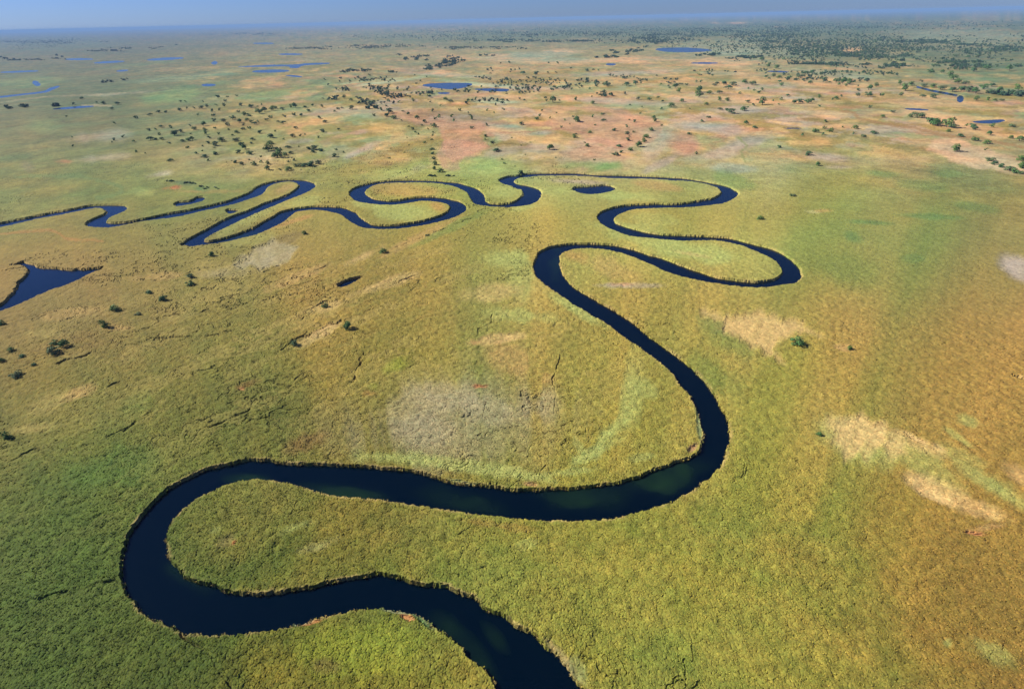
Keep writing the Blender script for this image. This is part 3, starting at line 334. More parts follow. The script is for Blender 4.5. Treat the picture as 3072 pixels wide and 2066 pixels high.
# ------------------------------------------------------------------ materials
def new_mat(name):
    m = bpy.data.materials.new(name); m.use_nodes = True
    t = m.node_tree; t.nodes.clear()
    o = t.nodes.new('ShaderNodeOutputMaterial'); b = t.nodes.new('ShaderNodeBsdfPrincipled')
    t.links.new(b.outputs[0], o.inputs[0]); return m, t, b
def attr_noise_mat(name, scales, lo=0.72, hi=1.28, rough=0.9, spec=0.12):
    m, t, b = new_mat(name)
    at = t.nodes.new('ShaderNodeAttribute'); at.attribute_name = 'cover'
    tc = t.nodes.new('ShaderNodeTexCoord'); cur = at.outputs['Color']
    for s in scales:
        nz = t.nodes.new('ShaderNodeTexNoise'); nz.inputs['Scale'].default_value = s; nz.inputs['Detail'].default_value = 3
        t.links.new(tc.outputs['Object'], nz.inputs['Vector'])
        mr = t.nodes.new('ShaderNodeMapRange'); mr.inputs[1].default_value = .3; mr.inputs[2].default_value = .7
        mr.inputs[3].default_value = lo; mr.inputs[4].default_value = hi
        t.links.new(nz.outputs['Fac'], mr.inputs[0])
        mx = t.nodes.new('ShaderNodeVectorMath'); mx.operation = 'SCALE'
        t.links.new(cur, mx.inputs[0]); t.links.new(mr.outputs[0], mx.inputs['Scale']); cur = mx.outputs[0]
    t.links.new(cur, b.inputs['Base Color']); b.inputs['Roughness'].default_value = rough
    b.inputs['Specular IOR Level'].default_value = spec
    return m
MAT_G = attr_noise_mat('marsh_cover', (1.9, 0.25), .84, 1.16)

def water_mat():
    m, t, b = new_mat('river_water')
    tc = t.nodes.new('ShaderNodeTexCoord')
    nz = t.nodes.new('ShaderNodeTexNoise'); nz.inputs['Scale'].default_value = 0.045; nz.inputs['Detail'].default_value = 4
    t.links.new(tc.outputs['Object'], nz.inputs['Vector'])
    mr = t.nodes.new('ShaderNodeMapRange'); mr.inputs[1].default_value = .42; mr.inputs[2].default_value = .72
    t.links.new(nz.outputs['Fac'], mr.inputs[0])
    mx = t.nodes.new('ShaderNodeMix'); mx.data_type = 'RGBA'
    at = t.nodes.new('ShaderNodeAttribute'); at.attribute_name = 'shoal'
    mu = t.nodes.new('ShaderNodeMath'); mu.operation = 'MULTIPLY'
    ad = t.nodes.new('ShaderNodeMath'); ad.operation = 'MULTIPLY_ADD'; ad.inputs[1].default_value = .7; ad.inputs[2].default_value = .3
    t.links.new(mr.outputs[0], ad.inputs[0]); t.links.new(ad.outputs[0], mu.inputs[0]); t.links.new(at.outputs['Fac'], mu.inputs[1])
    t.links.new(mu.outputs[0], mx.inputs[0])
    mx.inputs[6].default_value = (0.0001, 0.0024, 0.0058, 1); mx.inputs[7].default_value = (0.010, 0.028, 0.009, 1)
    t.links.new(mx.outputs[2], b.inputs['Base Color'])
    b.inputs['Roughness'].default_value = 0.16; b.inputs['IOR'].default_value = 1.333; b.inputs['Specular IOR Level'].default_value = .34
    b.inputs['Specular Tint'].default_value = (0.12, 0.50, 1.0, 1)
    bn = t.nodes.new('ShaderNodeTexNoise'); bn.inputs['Scale'].default_value = 1.3; bn.inputs['Detail'].default_value = 3
    t.links.new(tc.outputs['Object'], bn.inputs['Vector'])
    bp = t.nodes.new('ShaderNodeBump'); bp.inputs['Strength'].default_value = .35; bp.inputs['Distance'].default_value = .16
    t.links.new(bn.outputs['Fac'], bp.inputs['Height']); t.links.new(bp.outputs[0], b.inputs['Normal'])
    return m
MAT_W = water_mat()

# ------------------------------------------------------------------ outlines on the plain
def catmull(p, step, closed=False):
    p = np.asarray(p, float); n = len(p); out = []
    rngi = range(n) if closed else range(n - 1)
    for i in rngi:
        a = p[(i - 1) % n] if closed or i > 0 else 2 * p[0] - p[1]
        b = p[i]; c = p[(i + 1) % n]
        d = p[(i + 2) % n] if closed or i + 2 < n else 2 * p[-1] - p[-2]
        L = np.linalg.norm(c - b); k = max(1, int(L / step))
        t = (np.arange(k) / k)[:, None]
        q = 0.5 * ((2 * b) + (c - a) * t + (2 * a - 5 * b + 4 * c - d) * t ** 2 + (3 * b - a - 3 * c + d) * t ** 3)
        lo = np.minimum(b, c) - 0.15 * L; hi = np.maximum(b, c) + 0.15 * L
        out.append(np.clip(q, lo, hi))
    if not closed: out.append(p[-1:])
    return np.concatenate(out)
EDGE_H = 1.5
riv = np.concatenate([catmull(ground(LB, EDGE_H), 3.0), catmull(ground(RB, EDGE_H), 3.0)[::-1]])
OUT = [('river', riv, 14.0)]
for lab, h, pts in PONDS:
    g = ground(pts, h); ext = np.ptp(g[:, 1]); OUT.append(('pond', catmull(g, max(2.0, ext / 12), True), max(10.0, ext * .15)))

# ------------------------------------------------------------------ the ground sheet: rings round the spot below the camera
fy = np.concatenate([np.arange(2330, 2080, -6.0), np.arange(2080, 330, -1.25), np.arange(330, 66, -0.9)])
Dc = CAM_H / np.tan(PITCH + np.arctan((fy - FH / 2) / FPX))
RR = np.concatenate([np.linspace(0.5, Dc[0], 26)[:-1], Dc, np.geomspace(Dc[-1], 60000, 12)[1:]])
d2r = math.radians
TH = np.concatenate([np.arange(-d2r(180), -d2r(62), d2r(4)), np.arange(-d2r(62), -d2r(42), .0017), np.arange(-d2r(42), d2r(42), .0011),
                     np.arange(d2r(42), d2r(62), .0017), np.arange(d2r(62), d2r(180), d2r(4))])
NR, NT = len(RR), len(TH)
print('grid', NR, NT, NR * NT)
SD = np.full((NR, NT), 99.0, np.float32)
rid = np.zeros((NR, NT), np.int16)
for k, (kind, poly, mg) in enumerate(OUT):
    n = len(poly)
    area = 0.5 * np.sum(poly[:, 0] * np.roll(poly[:, 1], -1) - np.roll(poly[:, 0], -1) * poly[:, 1])
    if area < 0: poly = poly[::-1]
    if kind == 'river':
        best = np.full((NR, NT), 1e9, np.float32); sgn = np.ones((NR, NT), np.float32); tie = np.zeros((NR, NT), np.float32)
        for i in range(n):
            a = poly[i]; b = poly[(i + 1) % n]
            if np.hypot(*(b - a)) > 40: continue
            ra, rb = np.hypot(*a), np.hypot(*b); ta, tb = math.atan2(a[0], a[1]), math.atan2(b[0], b[1])
            r_lo = min(ra, rb) - mg; r_hi = max(ra, rb) + mg; dt = mg / max(10, min(ra, rb) - mg)
            i0, i1 = np.searchsorted(RR, [r_lo, r_hi]); j0, j1 = np.searchsorted(TH, [min(ta, tb) - dt, max(ta, tb) + dt])
            if i1 <= i0 or j1 <= j0: continue
            X = RR[i0:i1, None] * np.sin(TH[None, j0:j1]); Y = RR[i0:i1, None] * np.cos(TH[None, j0:j1])
            e = b - a; L2 = max(1e-9, e @ e)
            px_, py_ = X - a[0], Y - a[1]
            t = np.clip((px_ * e[0] + py_ * e[1]) / L2, 0, 1)
            d2 = (px_ - t * e[0]) ** 2 + (py_ - t * e[1]) ** 2
            cr = e[0] * py_ - e[1] * px_       # >0 : inside of a ccw outline
            ca = np.abs(cr) / math.sqrt(L2)
            B = best[i0:i1, j0:j1]; S = sgn[i0:i1, j0:j1]; T = tie[i0:i1, j0:j1]
            m = (d2 < B - 1e-4) | ((d2 < B + 1e-4) & (ca > T))
            B[m] = d2[m]; S[m] = np.where(cr > 0, -1.0, 1.0)[m]; T[m] = ca[m]
        sd = np.where(best < 1e8, np.sqrt(best) * sgn, 99.0)
        m = sd < SD; SD[m] = sd[m]; rid[m] = 0
    else:
        r_ = np.hypot(poly[:, 0], poly[:, 1]); t_ = np.arctan2(poly[:, 0], poly[:, 1]); dt = mg / max(10, r_.min())
        i0, i1 = np.searchsorted(RR, [r_.min() - mg, r_.max() + mg]); j0, j1 = np.searchsorted(TH, [t_.min() - dt, t_.max() + dt])
        X = RR[i0:i1, None] * np.sin(TH[None, j0:j1]); Y = RR[i0:i1, None] * np.cos(TH[None, j0:j1])
        best = np.full(X.shape, 1e9); ins = np.zeros(X.shape, bool)
        for i in range(n):
            a = poly[i]; b = poly[(i + 1) % n]; e = b - a; L2 = max(1e-9, e @ e)
            px_, py_ = X - a[0], Y - a[1]
            t = np.clip((px_ * e[0] + py_ * e[1]) / L2, 0, 1)
            np.minimum(best, (px_ - t * e[0]) ** 2 + (py_ - t * e[1]) ** 2, out=best)
            c = (a[1] > Y) != (b[1] > Y)
            ins ^= c & (X < (b[0] - a[0]) * (Y - a[1]) / (b[1] - a[1] + 1e-12) + a[0])
        sd = np.sqrt(best) * np.where(ins, -1, 1)
        S = SD[i0:i1, j0:j1]; I = rid[i0:i1, j0:j1]; m = sd < S; S[m] = sd[m]; I[m] = k

# ------------------------------------------------------------------ vegetation cover chart
CW, CH = 778, 523
gx, gy = np.meshgrid((np.arange(CW) + .5) * 3, (np.arange(CH) + .5) * 3)   # sheet F coordinates
base = np.zeros((CH, CW, 3)); wsum = np.zeros((CH, CW, 1))
ks = sorted(KEYS)
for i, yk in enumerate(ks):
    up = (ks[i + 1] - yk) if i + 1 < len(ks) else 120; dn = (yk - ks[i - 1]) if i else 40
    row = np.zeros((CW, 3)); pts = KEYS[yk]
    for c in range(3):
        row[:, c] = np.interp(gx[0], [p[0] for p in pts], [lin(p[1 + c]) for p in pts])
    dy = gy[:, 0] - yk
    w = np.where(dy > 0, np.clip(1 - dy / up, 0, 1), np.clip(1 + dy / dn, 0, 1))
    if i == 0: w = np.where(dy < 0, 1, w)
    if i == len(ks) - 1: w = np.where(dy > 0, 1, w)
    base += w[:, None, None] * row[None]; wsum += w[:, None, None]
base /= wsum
def blur(a, k, ax):
    pad = [(0, 0)] * 3; pad[ax] = (k, k + 1); c = np.cumsum(np.pad(a, pad, mode='edge'), ax)
    n_ = a.shape[ax]; return (np.take(c, np.arange(2 * k + 1, 2 * k + 1 + n_), ax) - np.take(c, np.arange(0, n_), ax)) / (2 * k + 1)
soft = base
for _ in range(3): soft = blur(blur(soft, 40, 1), 8, 0)
base = .2 * base + .8 * soft
px_n, py_n = gx / 0.759109, gy / 0.759109     # measuring frame
gxy = ground(np.stack([px_n.ravel(), np.maximum(py_n.ravel(), 64 + 0 * py_n.ravel())], 1)).reshape(CH, CW, 2)
dist = np.hypot(gxy[..., 0], gxy[..., 1])
sc = np.clip(dist / 300, .6, 8)
low = np.zeros((CH, CW))
n1 = fbm(gxy[..., 0] / sc, gxy[..., 1] / sc, 30, 5, 2); n2 = fbm(gxy[..., 0] / sc, gxy[..., 1] / sc, 9, 4, 5)
m1 = fbm(gxy[..., 0] / sc, gxy[..., 1] / sc, 60, 4, 71) - .5; m2 = fbm(gxy[..., 0] / sc, gxy[..., 1] / sc, 60, 4, 74) - .5
ix_ = np.clip(np.arange(CW)[None] + m1 * 260, 0, CW - 1).astype(int); iy_ = np.clip(np.arange(CH)[:, None] + m2 * 90 * np.clip(gy / 900, .15, 1), 0, CH - 1).astype(int)
chart = base[iy_, ix_]
nearw = sstep(380, 700, py_n)[..., None]
chart = chart * (nearw * np.array([1.0, .98, .80]) + (1 - nearw) * np.array([.98, 1.0, .80]))
warm = (sstep(1500, 2250, gx) * sstep(520, 800, gy) + sstep(1150, 450, gx) * sstep(420, 620, gy) * sstep(1150, 850, gy) * .9)[..., None]
chart = chart * (1 + warm * np.array([.045, -.03, .0]))
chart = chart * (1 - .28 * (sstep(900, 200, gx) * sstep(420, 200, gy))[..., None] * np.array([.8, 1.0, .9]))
# neighbouring stands differ in kind and age
va = (fbm(gxy[..., 0] / sc, gxy[..., 1] / sc, 45, 5, 8) - .5)[..., None]; vb = (fbm(gxy[..., 0] / sc, gxy[..., 1] / sc, 16, 4, 11) - .5)[..., None]
chart = chart * (1 + va * np.array([.55, .18, .1]) + vb * np.array([.5, .25, .4]))
flat = sstep(560, 430, py_n + .03 * (px_n - 1500))[..., None] * sstep(330, 1200, px_n)[..., None] * (.25 + .75 * sstep(150, 260, py_n - .02 * px_n + 30))[..., None]
fx_, fy_ = gxy[..., 0], gxy[..., 1]
for col, o_, s_, thr, st_ in [((206,164,108), 51, 90, .55, .75), ((176,160,136), 54, 120, .55, .7), ((142,152,100), 57, 110, .52, .75), ((180,134,100), 60, 70, .59, .5), ((146,130,64), 63, 60, .53, .8), ((204,174,112), 66, 40, .60, .7)]:
    q = fbm(fx_, fy_ * .8, s_ * 1.0, 5, o_)
    far2 = fbm(fx_, fy_, s_ * 4.0, 4, o_ + 1)
    q = np.where(dist > 1800, .5 * q + .5 * far2, q)
    w = (sstep(thr, thr + .07, q) * st_)[..., None] * flat
    chart = chart * (1 - w) + w * lin(col)
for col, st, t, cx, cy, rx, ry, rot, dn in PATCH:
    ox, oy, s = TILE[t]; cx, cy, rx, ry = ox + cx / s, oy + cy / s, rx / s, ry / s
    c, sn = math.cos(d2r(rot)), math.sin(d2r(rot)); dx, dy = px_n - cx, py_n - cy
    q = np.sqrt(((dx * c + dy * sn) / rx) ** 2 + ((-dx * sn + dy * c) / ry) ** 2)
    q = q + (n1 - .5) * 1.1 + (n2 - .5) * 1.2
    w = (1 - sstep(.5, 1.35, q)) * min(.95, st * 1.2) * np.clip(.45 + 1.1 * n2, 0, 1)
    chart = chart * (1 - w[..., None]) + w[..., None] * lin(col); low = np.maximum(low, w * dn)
def poly_w(pts, X, Y, soft, nz):
    p = np.asarray(pts); best = np.full(X.shape, 1e9); ins = np.zeros(X.shape, bool)
    for i in range(len(p)):
        a = p[i]; b = p[(i + 1) % len(p)]; e = b - a; L2 = max(1e-9, e @ e)
        t = np.clip(((X - a[0]) * e[0] + (Y - a[1]) * e[1]) / L2, 0, 1)
        best = np.minimum(best, (X - a[0] - t * e[0]) ** 2 + (Y - a[1] - t * e[1]) ** 2)
        c = (a[1] > Y) != (b[1] > Y)
        ins ^= c & (X < (b[0] - a[0]) * (Y - a[1]) / (b[1] - a[1] + 1e-12) + a[0])
    d = np.sqrt(best) * np.where(ins, -1, 1) + nz * soft * 3.0
    return 1 - sstep(-soft, soft, d)
for col, st, soft, pts, dn in POLY:
    w = poly_w(pts, px_n, py_n, soft, (n2 - .5) * 2 + (n1 - .5)) * st * np.clip(.35 + 1.2 * n2, 0, 1)
    chart = chart * (1 - w[..., None]) + w[..., None] * lin(col); low = np.maximum(low, w * dn)
chart = np.clip(chart, .004, 1)

def TABH(v):
    return np.modf(v * 57.31)[0]

# ------------------------------------------------------------------ heights and colours of every ground point
COVER_K = 0.62
Z = np.zeros((NR, NT), np.float32); COL = np.zeros((NR, NT, 4), np.float32); COL[..., 3] = 1
lines = []
for pts, w, col, st, dp in LINES:
    p = np.asarray(pts); lines.append((p, w / 1.0, lin(col), st, dp, p.min(0) - 40, p.max(0) + 40))
CHK = 120
for i0 in range(0, NR, CHK):
    i1 = min(NR, i0 + CHK)
    r = RR[i0:i1, None]; X = (r * np.sin(TH[None])); Y = (r * np.cos(TH[None]))
    sx, sy = survey(X, Y, 1.2)
    behind = Y < 5
    cell = np.gradient(RR)[i0:i1, None]
    near = RR[i0] < 1100
    w1 = fbm(X, Y, 6, 3, 1) - .5; w2 = fbm(X, Y, 1.6, 2, 4) - .5
    fx = np.clip(sx * .759109 / 3 - .5 + w1 * 3.0, 0, CW - 1.01); fyy = np.clip(sy * .759109 / 3 - .5 + w2 * 1.5, 0, CH - 1.01)
    xi = fx.astype(int); yi = fyy.astype(int); a = (fx - xi)[..., None]; b = (fyy - yi)[..., None]
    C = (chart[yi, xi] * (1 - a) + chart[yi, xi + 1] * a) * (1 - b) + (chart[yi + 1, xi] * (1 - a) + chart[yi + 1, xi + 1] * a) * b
    L = low[yi, xi]
    L = np.where(behind, 0, L)
    sd = SD[i0:i1] + w1 * 1.5 + w2 * 1.1 + ((vnoise(X, Y, .55, 77) - .5) * .7 if near else 0)
    sd = sd - .9 * sstep(330, 600, r) * (rid[i0:i1] == 0)
    tall = sstep(1400, 650, r) * np.ones_like(X)              # papyrus near the channels, shorter sedge on the flats
    H = .4 + 1.05 * tall
    H = H * (1 - np.clip(L, 0, 1) * .6)
    tone = np.ones_like(X)
    if near:
        d1, id1 = worley(X + w2 * .8, Y - w2 * .8, .74)
        dome = np.sqrt(np.clip(1 - (d1 / .78) ** 2, 0, 1))
        d3, id3 = worley(X + w1 * 3, Y - w2, 2.7)
        lump = np.sqrt(np.clip(1 - (d3 / .85) ** 2, 0, 1))
        gap = vnoise(X, Y, 2.3, 9)
        fade = sstep(1.6, .45, cell)
        amp = (0.35 + .65 * fade) * (1 - .55 * np.clip(L, 0, 1))
        rough = .55 + .9 * fbm(X, Y, 38, 3, 14)
        rel = (dome - .7) * .38 * amp * rough * (.25 + .75 * id1) + (lump - .7) * .26 * (.5 + .5 * tall) * rough + (gap - .5) * .5 * amp
        H = H + rel * (.35 + .65 * tall) * (1 - .6 * sstep(300, 600, r) * sstep(3, 1, np.abs(sd)))
        # colour differs from clump to clump
        g = (id1 - .5) * fade + (id3 - .5) * .35
        C = C * (1 + g[..., None] * np.array([.20, .06, .05])) * (1 + ((TABH(id1) - .5) * .35 * fade)[..., None])
        # sunken creases with darkened colour, running with the old channels
        q = X * .80 - Y * .60; qq = X * .60 + Y * .80
        rd = np.abs(fbm(q + 20 * w1, qq * .34, 11, 3, 21) - .5)
        belt = (np.exp(-((X + 110) / 150) ** 2 - ((Y - 330) / 140) ** 2)) * .62 + .25 * np.exp(-((X - 20) / 60) ** 2 - ((Y - 240) / 70) ** 2)
        st1 = sstep(.50, .66, fbm(q + 26 * w1, qq * .22, 13, 4, 101)) * belt; st2 = sstep(.52, .64, fbm(q + 14 * w1, qq * .20, 6, 3, 105)) * belt
        C = C * (1 - (.55 * st1)[..., None]) + (.55 * st1)[..., None] * lin((180, 160, 92))
        C = C * (1 - (.4 * st2)[..., None]) + (.4 * st2)[..., None] * lin((108, 116, 52))
        H = H - .35 * st1 * tall
        rd2 = np.abs(fbm(q + 24 * w1, qq * .30, 15, 4, 121) - .5); cr2 = sstep(.016, .003, rd2) * sstep(.35, .8, belt) * sstep(.4, .6, vnoise(X, Y, 14, 131))
        H = H - cr2 * .5 * tall; C = C * (1 - .2 * cr2[..., None])
        zone = sstep(.50, .64, fbm(X, Y, 90, 3, 31)) * sstep(-60, -20, -X + 60)
        cr = sstep(.022, .004, rd) * zone
        H = H - cr * .5 * tall; C = C * (1 - .22 * cr[..., None])
    else:
        H = H + (fbm(X, Y, 14, 3, 3) - .5) * .5
        C = C * (1 + ((fbm(X, Y, 16, 3, 6) - .5) * 1.1)[..., None] * np.array([.8, .5, .45]))
    farw = sstep(380, 900, r)[..., None]
    ts = ((fbm(X, Y * .8, 34, 4, 201) - .5) * .9 + (fbm(X, Y, 9, 3, 205) - .5) * 1.0 + (vnoise(X, Y, 3.2, 209) - .5) * .35)[..., None]
    th_ = (fbm(X, Y * .8, 55, 4, 211) - .5)[..., None]
    C = C * (1 + farw * ts * .62) * (1 + farw * th_ * np.array([.75, .1, -.1]))
    for p, w, lc, st, dp, lo, hi in lines:
        m = (sx > lo[0]) & (sx < hi[0]) & (sy > lo[1]) & (sy < hi[1]) & ~behind
        if not m.any(): continue
        xs = sx[m] + w1[m] * w * 3.5; ys = sy[m] + w1.T.T[m] * w * 2.0 + w2[m] * w * 1.2; best = np.full(xs.shape, 1e9)
        for k in range(len(p) - 1):
            aa = p[k]; e = p[k + 1] - aa; t = np.clip(((xs - aa[0]) * e[0] + (ys - aa[1]) * e[1]) / (e @ e), 0, 1)
            best = np.minimum(best, (xs - aa[0] - t * e[0]) ** 2 + (ys - aa[1] - t * e[1]) ** 2)
        brk = .25 + .75 * sstep(.42, .6, vnoise(X[m], Y[m], 7.0, 61)) if dp > 0 else 1.0
        ww = (1 - sstep(.25, 1.1, np.sqrt(best) / (w * (.8 if dp > 0 else 1.0)))) * brk
        v = C[m]; sk = ww * st * (.7 if dp > 0 else 1); C[m] = v * (1 - sk[:, None]) + lc * sk[:, None]
        h = H[m]; H[m] = np.maximum(h - ww * dp * .6, .25)
    # dry skirts of old stems along the water
    skirt = sstep(1.3, .5, sd) * sstep(.35, .7, fbm(X, Y, 7, 3, 41)) * .45
    C = C * (1 - skirt[..., None]) + skirt[..., None] * lin((196, 168, 112))
    H = np.maximum(H, .18)
    bank = np.maximum(.30, cell * .9)
    z = np.where(sd > 0, H * sstep(0, 1, sd / bank) * 1.0 + .0, 0) + np.clip(sd, -2.0, 0) * .7 
    z = np.where(sd < 0, z - .1, z)
    Z[i0:i1] = z
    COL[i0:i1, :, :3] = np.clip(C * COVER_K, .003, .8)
del fx, fyy, a, b, C
Xg = (RR[:, None] * np.sin(TH[None])).astype(np.float32); Yg = (RR[:, None] * np.cos(TH[None])).astype(np.float32)
co = np.stack([Xg, Yg, Z], -1).reshape(-1, 3)
ii = (np.arange(NR - 1)[:, None] * NT + np.arange(NT)[None]).astype(np.int32)
jn = np.roll(np.arange(NT), -1)
i2 = (np.arange(NR - 1)[:, None] * NT + jn[None]).astype(np.int32)
faces = np.stack([ii, ii + NT, i2 + NT, i2], -1).reshape(-1, 4)
me = mesh_np('ground', co, faces, MAT_G, False)
at = me.attributes.new('cover', 'FLOAT_COLOR', 'POINT'); at.data.foreach_set('color', COL.ravel())
tag(link(bpy.data.objects.new('ground', me)), 'flat marsh of golden green reeds, pink and tan flats beyond', kind='structure')
del co, faces, COL

# ------------------------------------------------------------------ water: one level sheet per river or pond
SH = [('V',1100,740,380,120,-12,.9),('V',500,900,420,110,-3,.75),('W',1100,265,200,40,3,.6),('W',1900,380,420,60,8,.7),('W',620,1080,260,90,30,.35),
      ('X',1250,1250,120,380,-40,.55),('X',1500,1150,60,200,-40,.3),('U',240,380,60,120,0,.6),('Y',900,600,500,120,10,.5),('Q',1000,950,220,24,-14,.7),('U',820,105,90,14,10,.4)]
for k, (kind, poly, mg) in enumerate(OUT):
    st = 3 if k == 0 else 2
    grow = 2.2 if k == 0 else 1.0
    m = (SD < grow + (0 if k == 0 else .02 * np.gradient(RR)[:, None])) & (rid == k)
    rows = np.where(m.any(1))[0]; cols = np.where(m.any(0))[0]
    if len(rows) == 0:
        continue
    ra = np.arange(max(0, rows[0] - st), min(NR, rows[-1] + 2 * st), st); ca = np.arange(max(0, cols[0] - st), min(NT, cols[-1] + 2 * st), st)
    mb = np.zeros((len(ra) - 1, len(ca) - 1), bool)
    for di in range(st + 1):
        for dj in range(st + 1):
            mb |= m[np.ix_(np.minimum(ra[:-1] + di, NR - 1), np.minimum(ca[:-1] + dj, NT - 1))]
    A = np.arange(len(ra) * len(ca)).reshape(len(ra), len(ca))
    f = np.stack([A[:-1, :-1], A[1:, :-1], A[1:, 1:], A[:-1, 1:]], -1)[mb]
    used, inv = np.unique(f, return_inverse=True)
    xx = Xg[np.ix_(ra, ca)].ravel()[used]; yy = Yg[np.ix_(ra, ca)].ravel()[used]
    me = mesh_np('river' if k == 0 else 'pond', np.stack([xx, yy, 0 * xx], 1), inv.reshape(-1, 4), MAT_W)
    sx, sy = survey(xx, yy, 0); s = np.zeros(len(xx), np.float32)
    for t, cx, cy, rx, ry, rot, v in SH:
        ox, oy, sc_ = TILE[t]; c, sn = math.cos(d2r(rot)), math.sin(d2r(rot)); dx, dy = sx - ox - cx / sc_, sy - oy - cy / sc_
        q = np.sqrt(((dx * c + dy * sn) / (rx / sc_)) ** 2 + ((-dx * sn + dy * c) / (ry / sc_)) ** 2)
        s = np.maximum(s, v * (1 - sstep(.3, 1.3, q + (fbm(xx, yy, 12, 3, 7) - .5))))
    at = me.attributes.new('shoal', 'FLOAT', 'POINT'); at.data.foreach_set('value', s.astype(np.float32))
    o = link(bpy.data.objects.new('river' if k == 0 else 'pond', me))
    tag(o, 'dark blue winding river in tight loops through the reeds' if k == 0 else PONDS[k - 1][0], kind='structure')

# ------------------------------------------------------------------ papyrus tufts: along the banks and through the near beds
def tuft_np(r, n):
    V, F, T = [], [], []
    for k in range(n):
        a = r.uniform(0, 6.283); lean = r.uniform(.1, .55); h = r.uniform(.55, 1.0)
        root = np.array([r.normal() * .10, r.normal() * .10, -.35]); tip = np.array([math.cos(a) * lean, math.sin(a) * lean, h])
        mid = root * .35 + tip * .65 + np.array([0, 0, .16])
        w = r.uniform(.07, .15); s = np.array([-math.sin(a), math.cos(a), .3 * r.normal()]) * w
        b = len(V); V += [root - s * .4, root + s * .4, mid + s, mid - s, tip + s * 1.1, tip - s * 1.1]
        F += [(b, b + 1, b + 2, b + 3), (b + 3, b + 2, b + 4, b + 5)]; T += [r.uniform(.7, 1.3)] * 6
    return np.array(V), np.array(F), np.array(T)
rt = np.random.default_rng(9)
tufts = [tuft_np(np.random.default_rng(400 + k), 7) for k in range(12)]
def cover_at(x, y):
    sx, sy = survey(x, y, 1.2)
    a = np.clip(sx * .759109 / 3, 0, CW - 1).astype(int); b = np.clip(sy * .759109 / 3, 0, CH - 1).astype(int)
    return chart[b, a], low[b, a]
def sd_at(x, y):
    i = np.clip(np.searchsorted(RR, np.hypot(x, y)), 0, NR - 1); j = np.clip(np.searchsorted(TH, np.arctan2(x, y)), 0, NT - 1)
    return SD[i, j], Z[i, j]
def scatter(name, label, x, y, z, wid, hei, col):
    n = len(x); VS, FS, CS = [], [], []; nb = 0
    kind_ = rt.integers(0, len(tufts), n); ang = rt.uniform(0, 6.283, n)
    for k, (V, F, T) in enumerate(tufts):
        m = np.where(kind_ == k)[0]
        if not len(m): continue
        c, s = np.cos(ang[m])[:, None], np.sin(ang[m])[:, None]
        P = np.stack([(V[None, :, 0] * c - V[None, :, 1] * s) * wid[m, None] + x[m, None], (V[None, :, 0] * s + V[None, :, 1] * c) * wid[m, None] + y[m, None],
                      V[None, :, 2] * hei[m, None] + z[m, None]], -1)
        VS.append(P.reshape(-1, 3)); FS.append((F[None] + (np.arange(len(m)) * len(V))[:, None, None] + nb).reshape(-1, 4)); nb += P.shape[0] * P.shape[1]
        CS.append((col[m][:, None, :] * T[None, :, None]).reshape(-1, 3))
    me = mesh_np(name, np.concatenate(VS), np.concatenate(FS), MAT_G)
    cc = np.ones((nb, 4), np.float32); cc[:, :3] = np.clip(np.concatenate(CS), .002, .8)
    at = me.attributes.new('cover', 'FLOAT_COLOR', 'POINT'); at.data.foreach_set('color', cc.ravel())
    tag(link(bpy.data.objects.new(name, me)), label, kind='stuff')
    print(name, n)
ex, ey = [], []
for kind, poly, mg in OUT:
    if kind != 'river' and poly[:, 1].min() > 900: continue
    e = np.roll(poly, -1, 0) - poly; L = np.hypot(e[:, 0], e[:, 1])
    for i in np.where((L > 0) & (L < 40))[0]:
        d = np.hypot(*poly[i]); m = rt.poisson(L[i] * (3.0 if d < 260 else (.8 if d < 340 else 0)))
        t = rt.uniform(0, 1, m)[:, None]; nrm = np.array([e[i, 1], -e[i, 0]]) / L[i]
        q = poly[i] + e[i] * t + nrm * rt.uniform(-1.1, 1.1, m)[:, None]; ex.append(q[:, 0]); ey.append(q[:, 1])
ex = np.concatenate(ex); ey = np.concatenate(ey)
sd_, _z = sd_at(ex, ey); sdn = sd_ + (fbm(ex, ey, 6, 3, 1) - .5) * 1.5
m = (sdn > -.35) & (sdn < 1.1) & (vnoise(ex, ey, 4.0, 88) > .25); ex, ey = ex[m], ey[m]
cv, lo_ = cover_at(ex, ey); n = len(ex)
dry = (rt.uniform(0, 1, n) < .5)[:, None]
cv = np.where(dry, .6 * lin((190, 165, 108)) + .4 * cv, cv) * rt.uniform(1.1, 1.6, (n, 1))
scatter('papyrus_fringe', 'ragged papyrus tufts fringing the river banks', ex, ey, np.full(n, .45), rt.uniform(.7, 1.2, n), rt.uniform(.4, .85, n), cv * COVER_K)
n = 95000
rr = np.sqrt(rt.uniform(85 ** 2, 330 ** 2, n)); rr = 85 + (rr - 85) * rt.uniform(.25, 1, n) ** .6; th = rt.uniform(-d2r(60), d2r(60), n)
x, y = rr * np.sin(th), rr * np.cos(th); sx, sy = survey(x, y, 1)
sd_, z_ = sd_at(x, y); cv, lo_ = cover_at(x, y)
m = (sd_ > 1.5) & (sx > -150) & (sx < FW + 150) & (sy < FH + 120) & (rt.uniform(0, 1, n) > lo_ * 1.1)
x, y, z_, cv = x[m], y[m], z_[m], cv[m]; n = len(x)
hue = rt.normal(0, 1, (n, 1)) * np.array([.10, .03, .03]) + 1; cv = cv * hue * rt.uniform(1.15, 1.55, (n, 1))
scatter('papyrus_bed', 'dense feathery papyrus filling the near marsh', x, y, z_ - .15, rt.uniform(.6, 1.05, n), rt.uniform(.18, .34, n), cv * COVER_K)

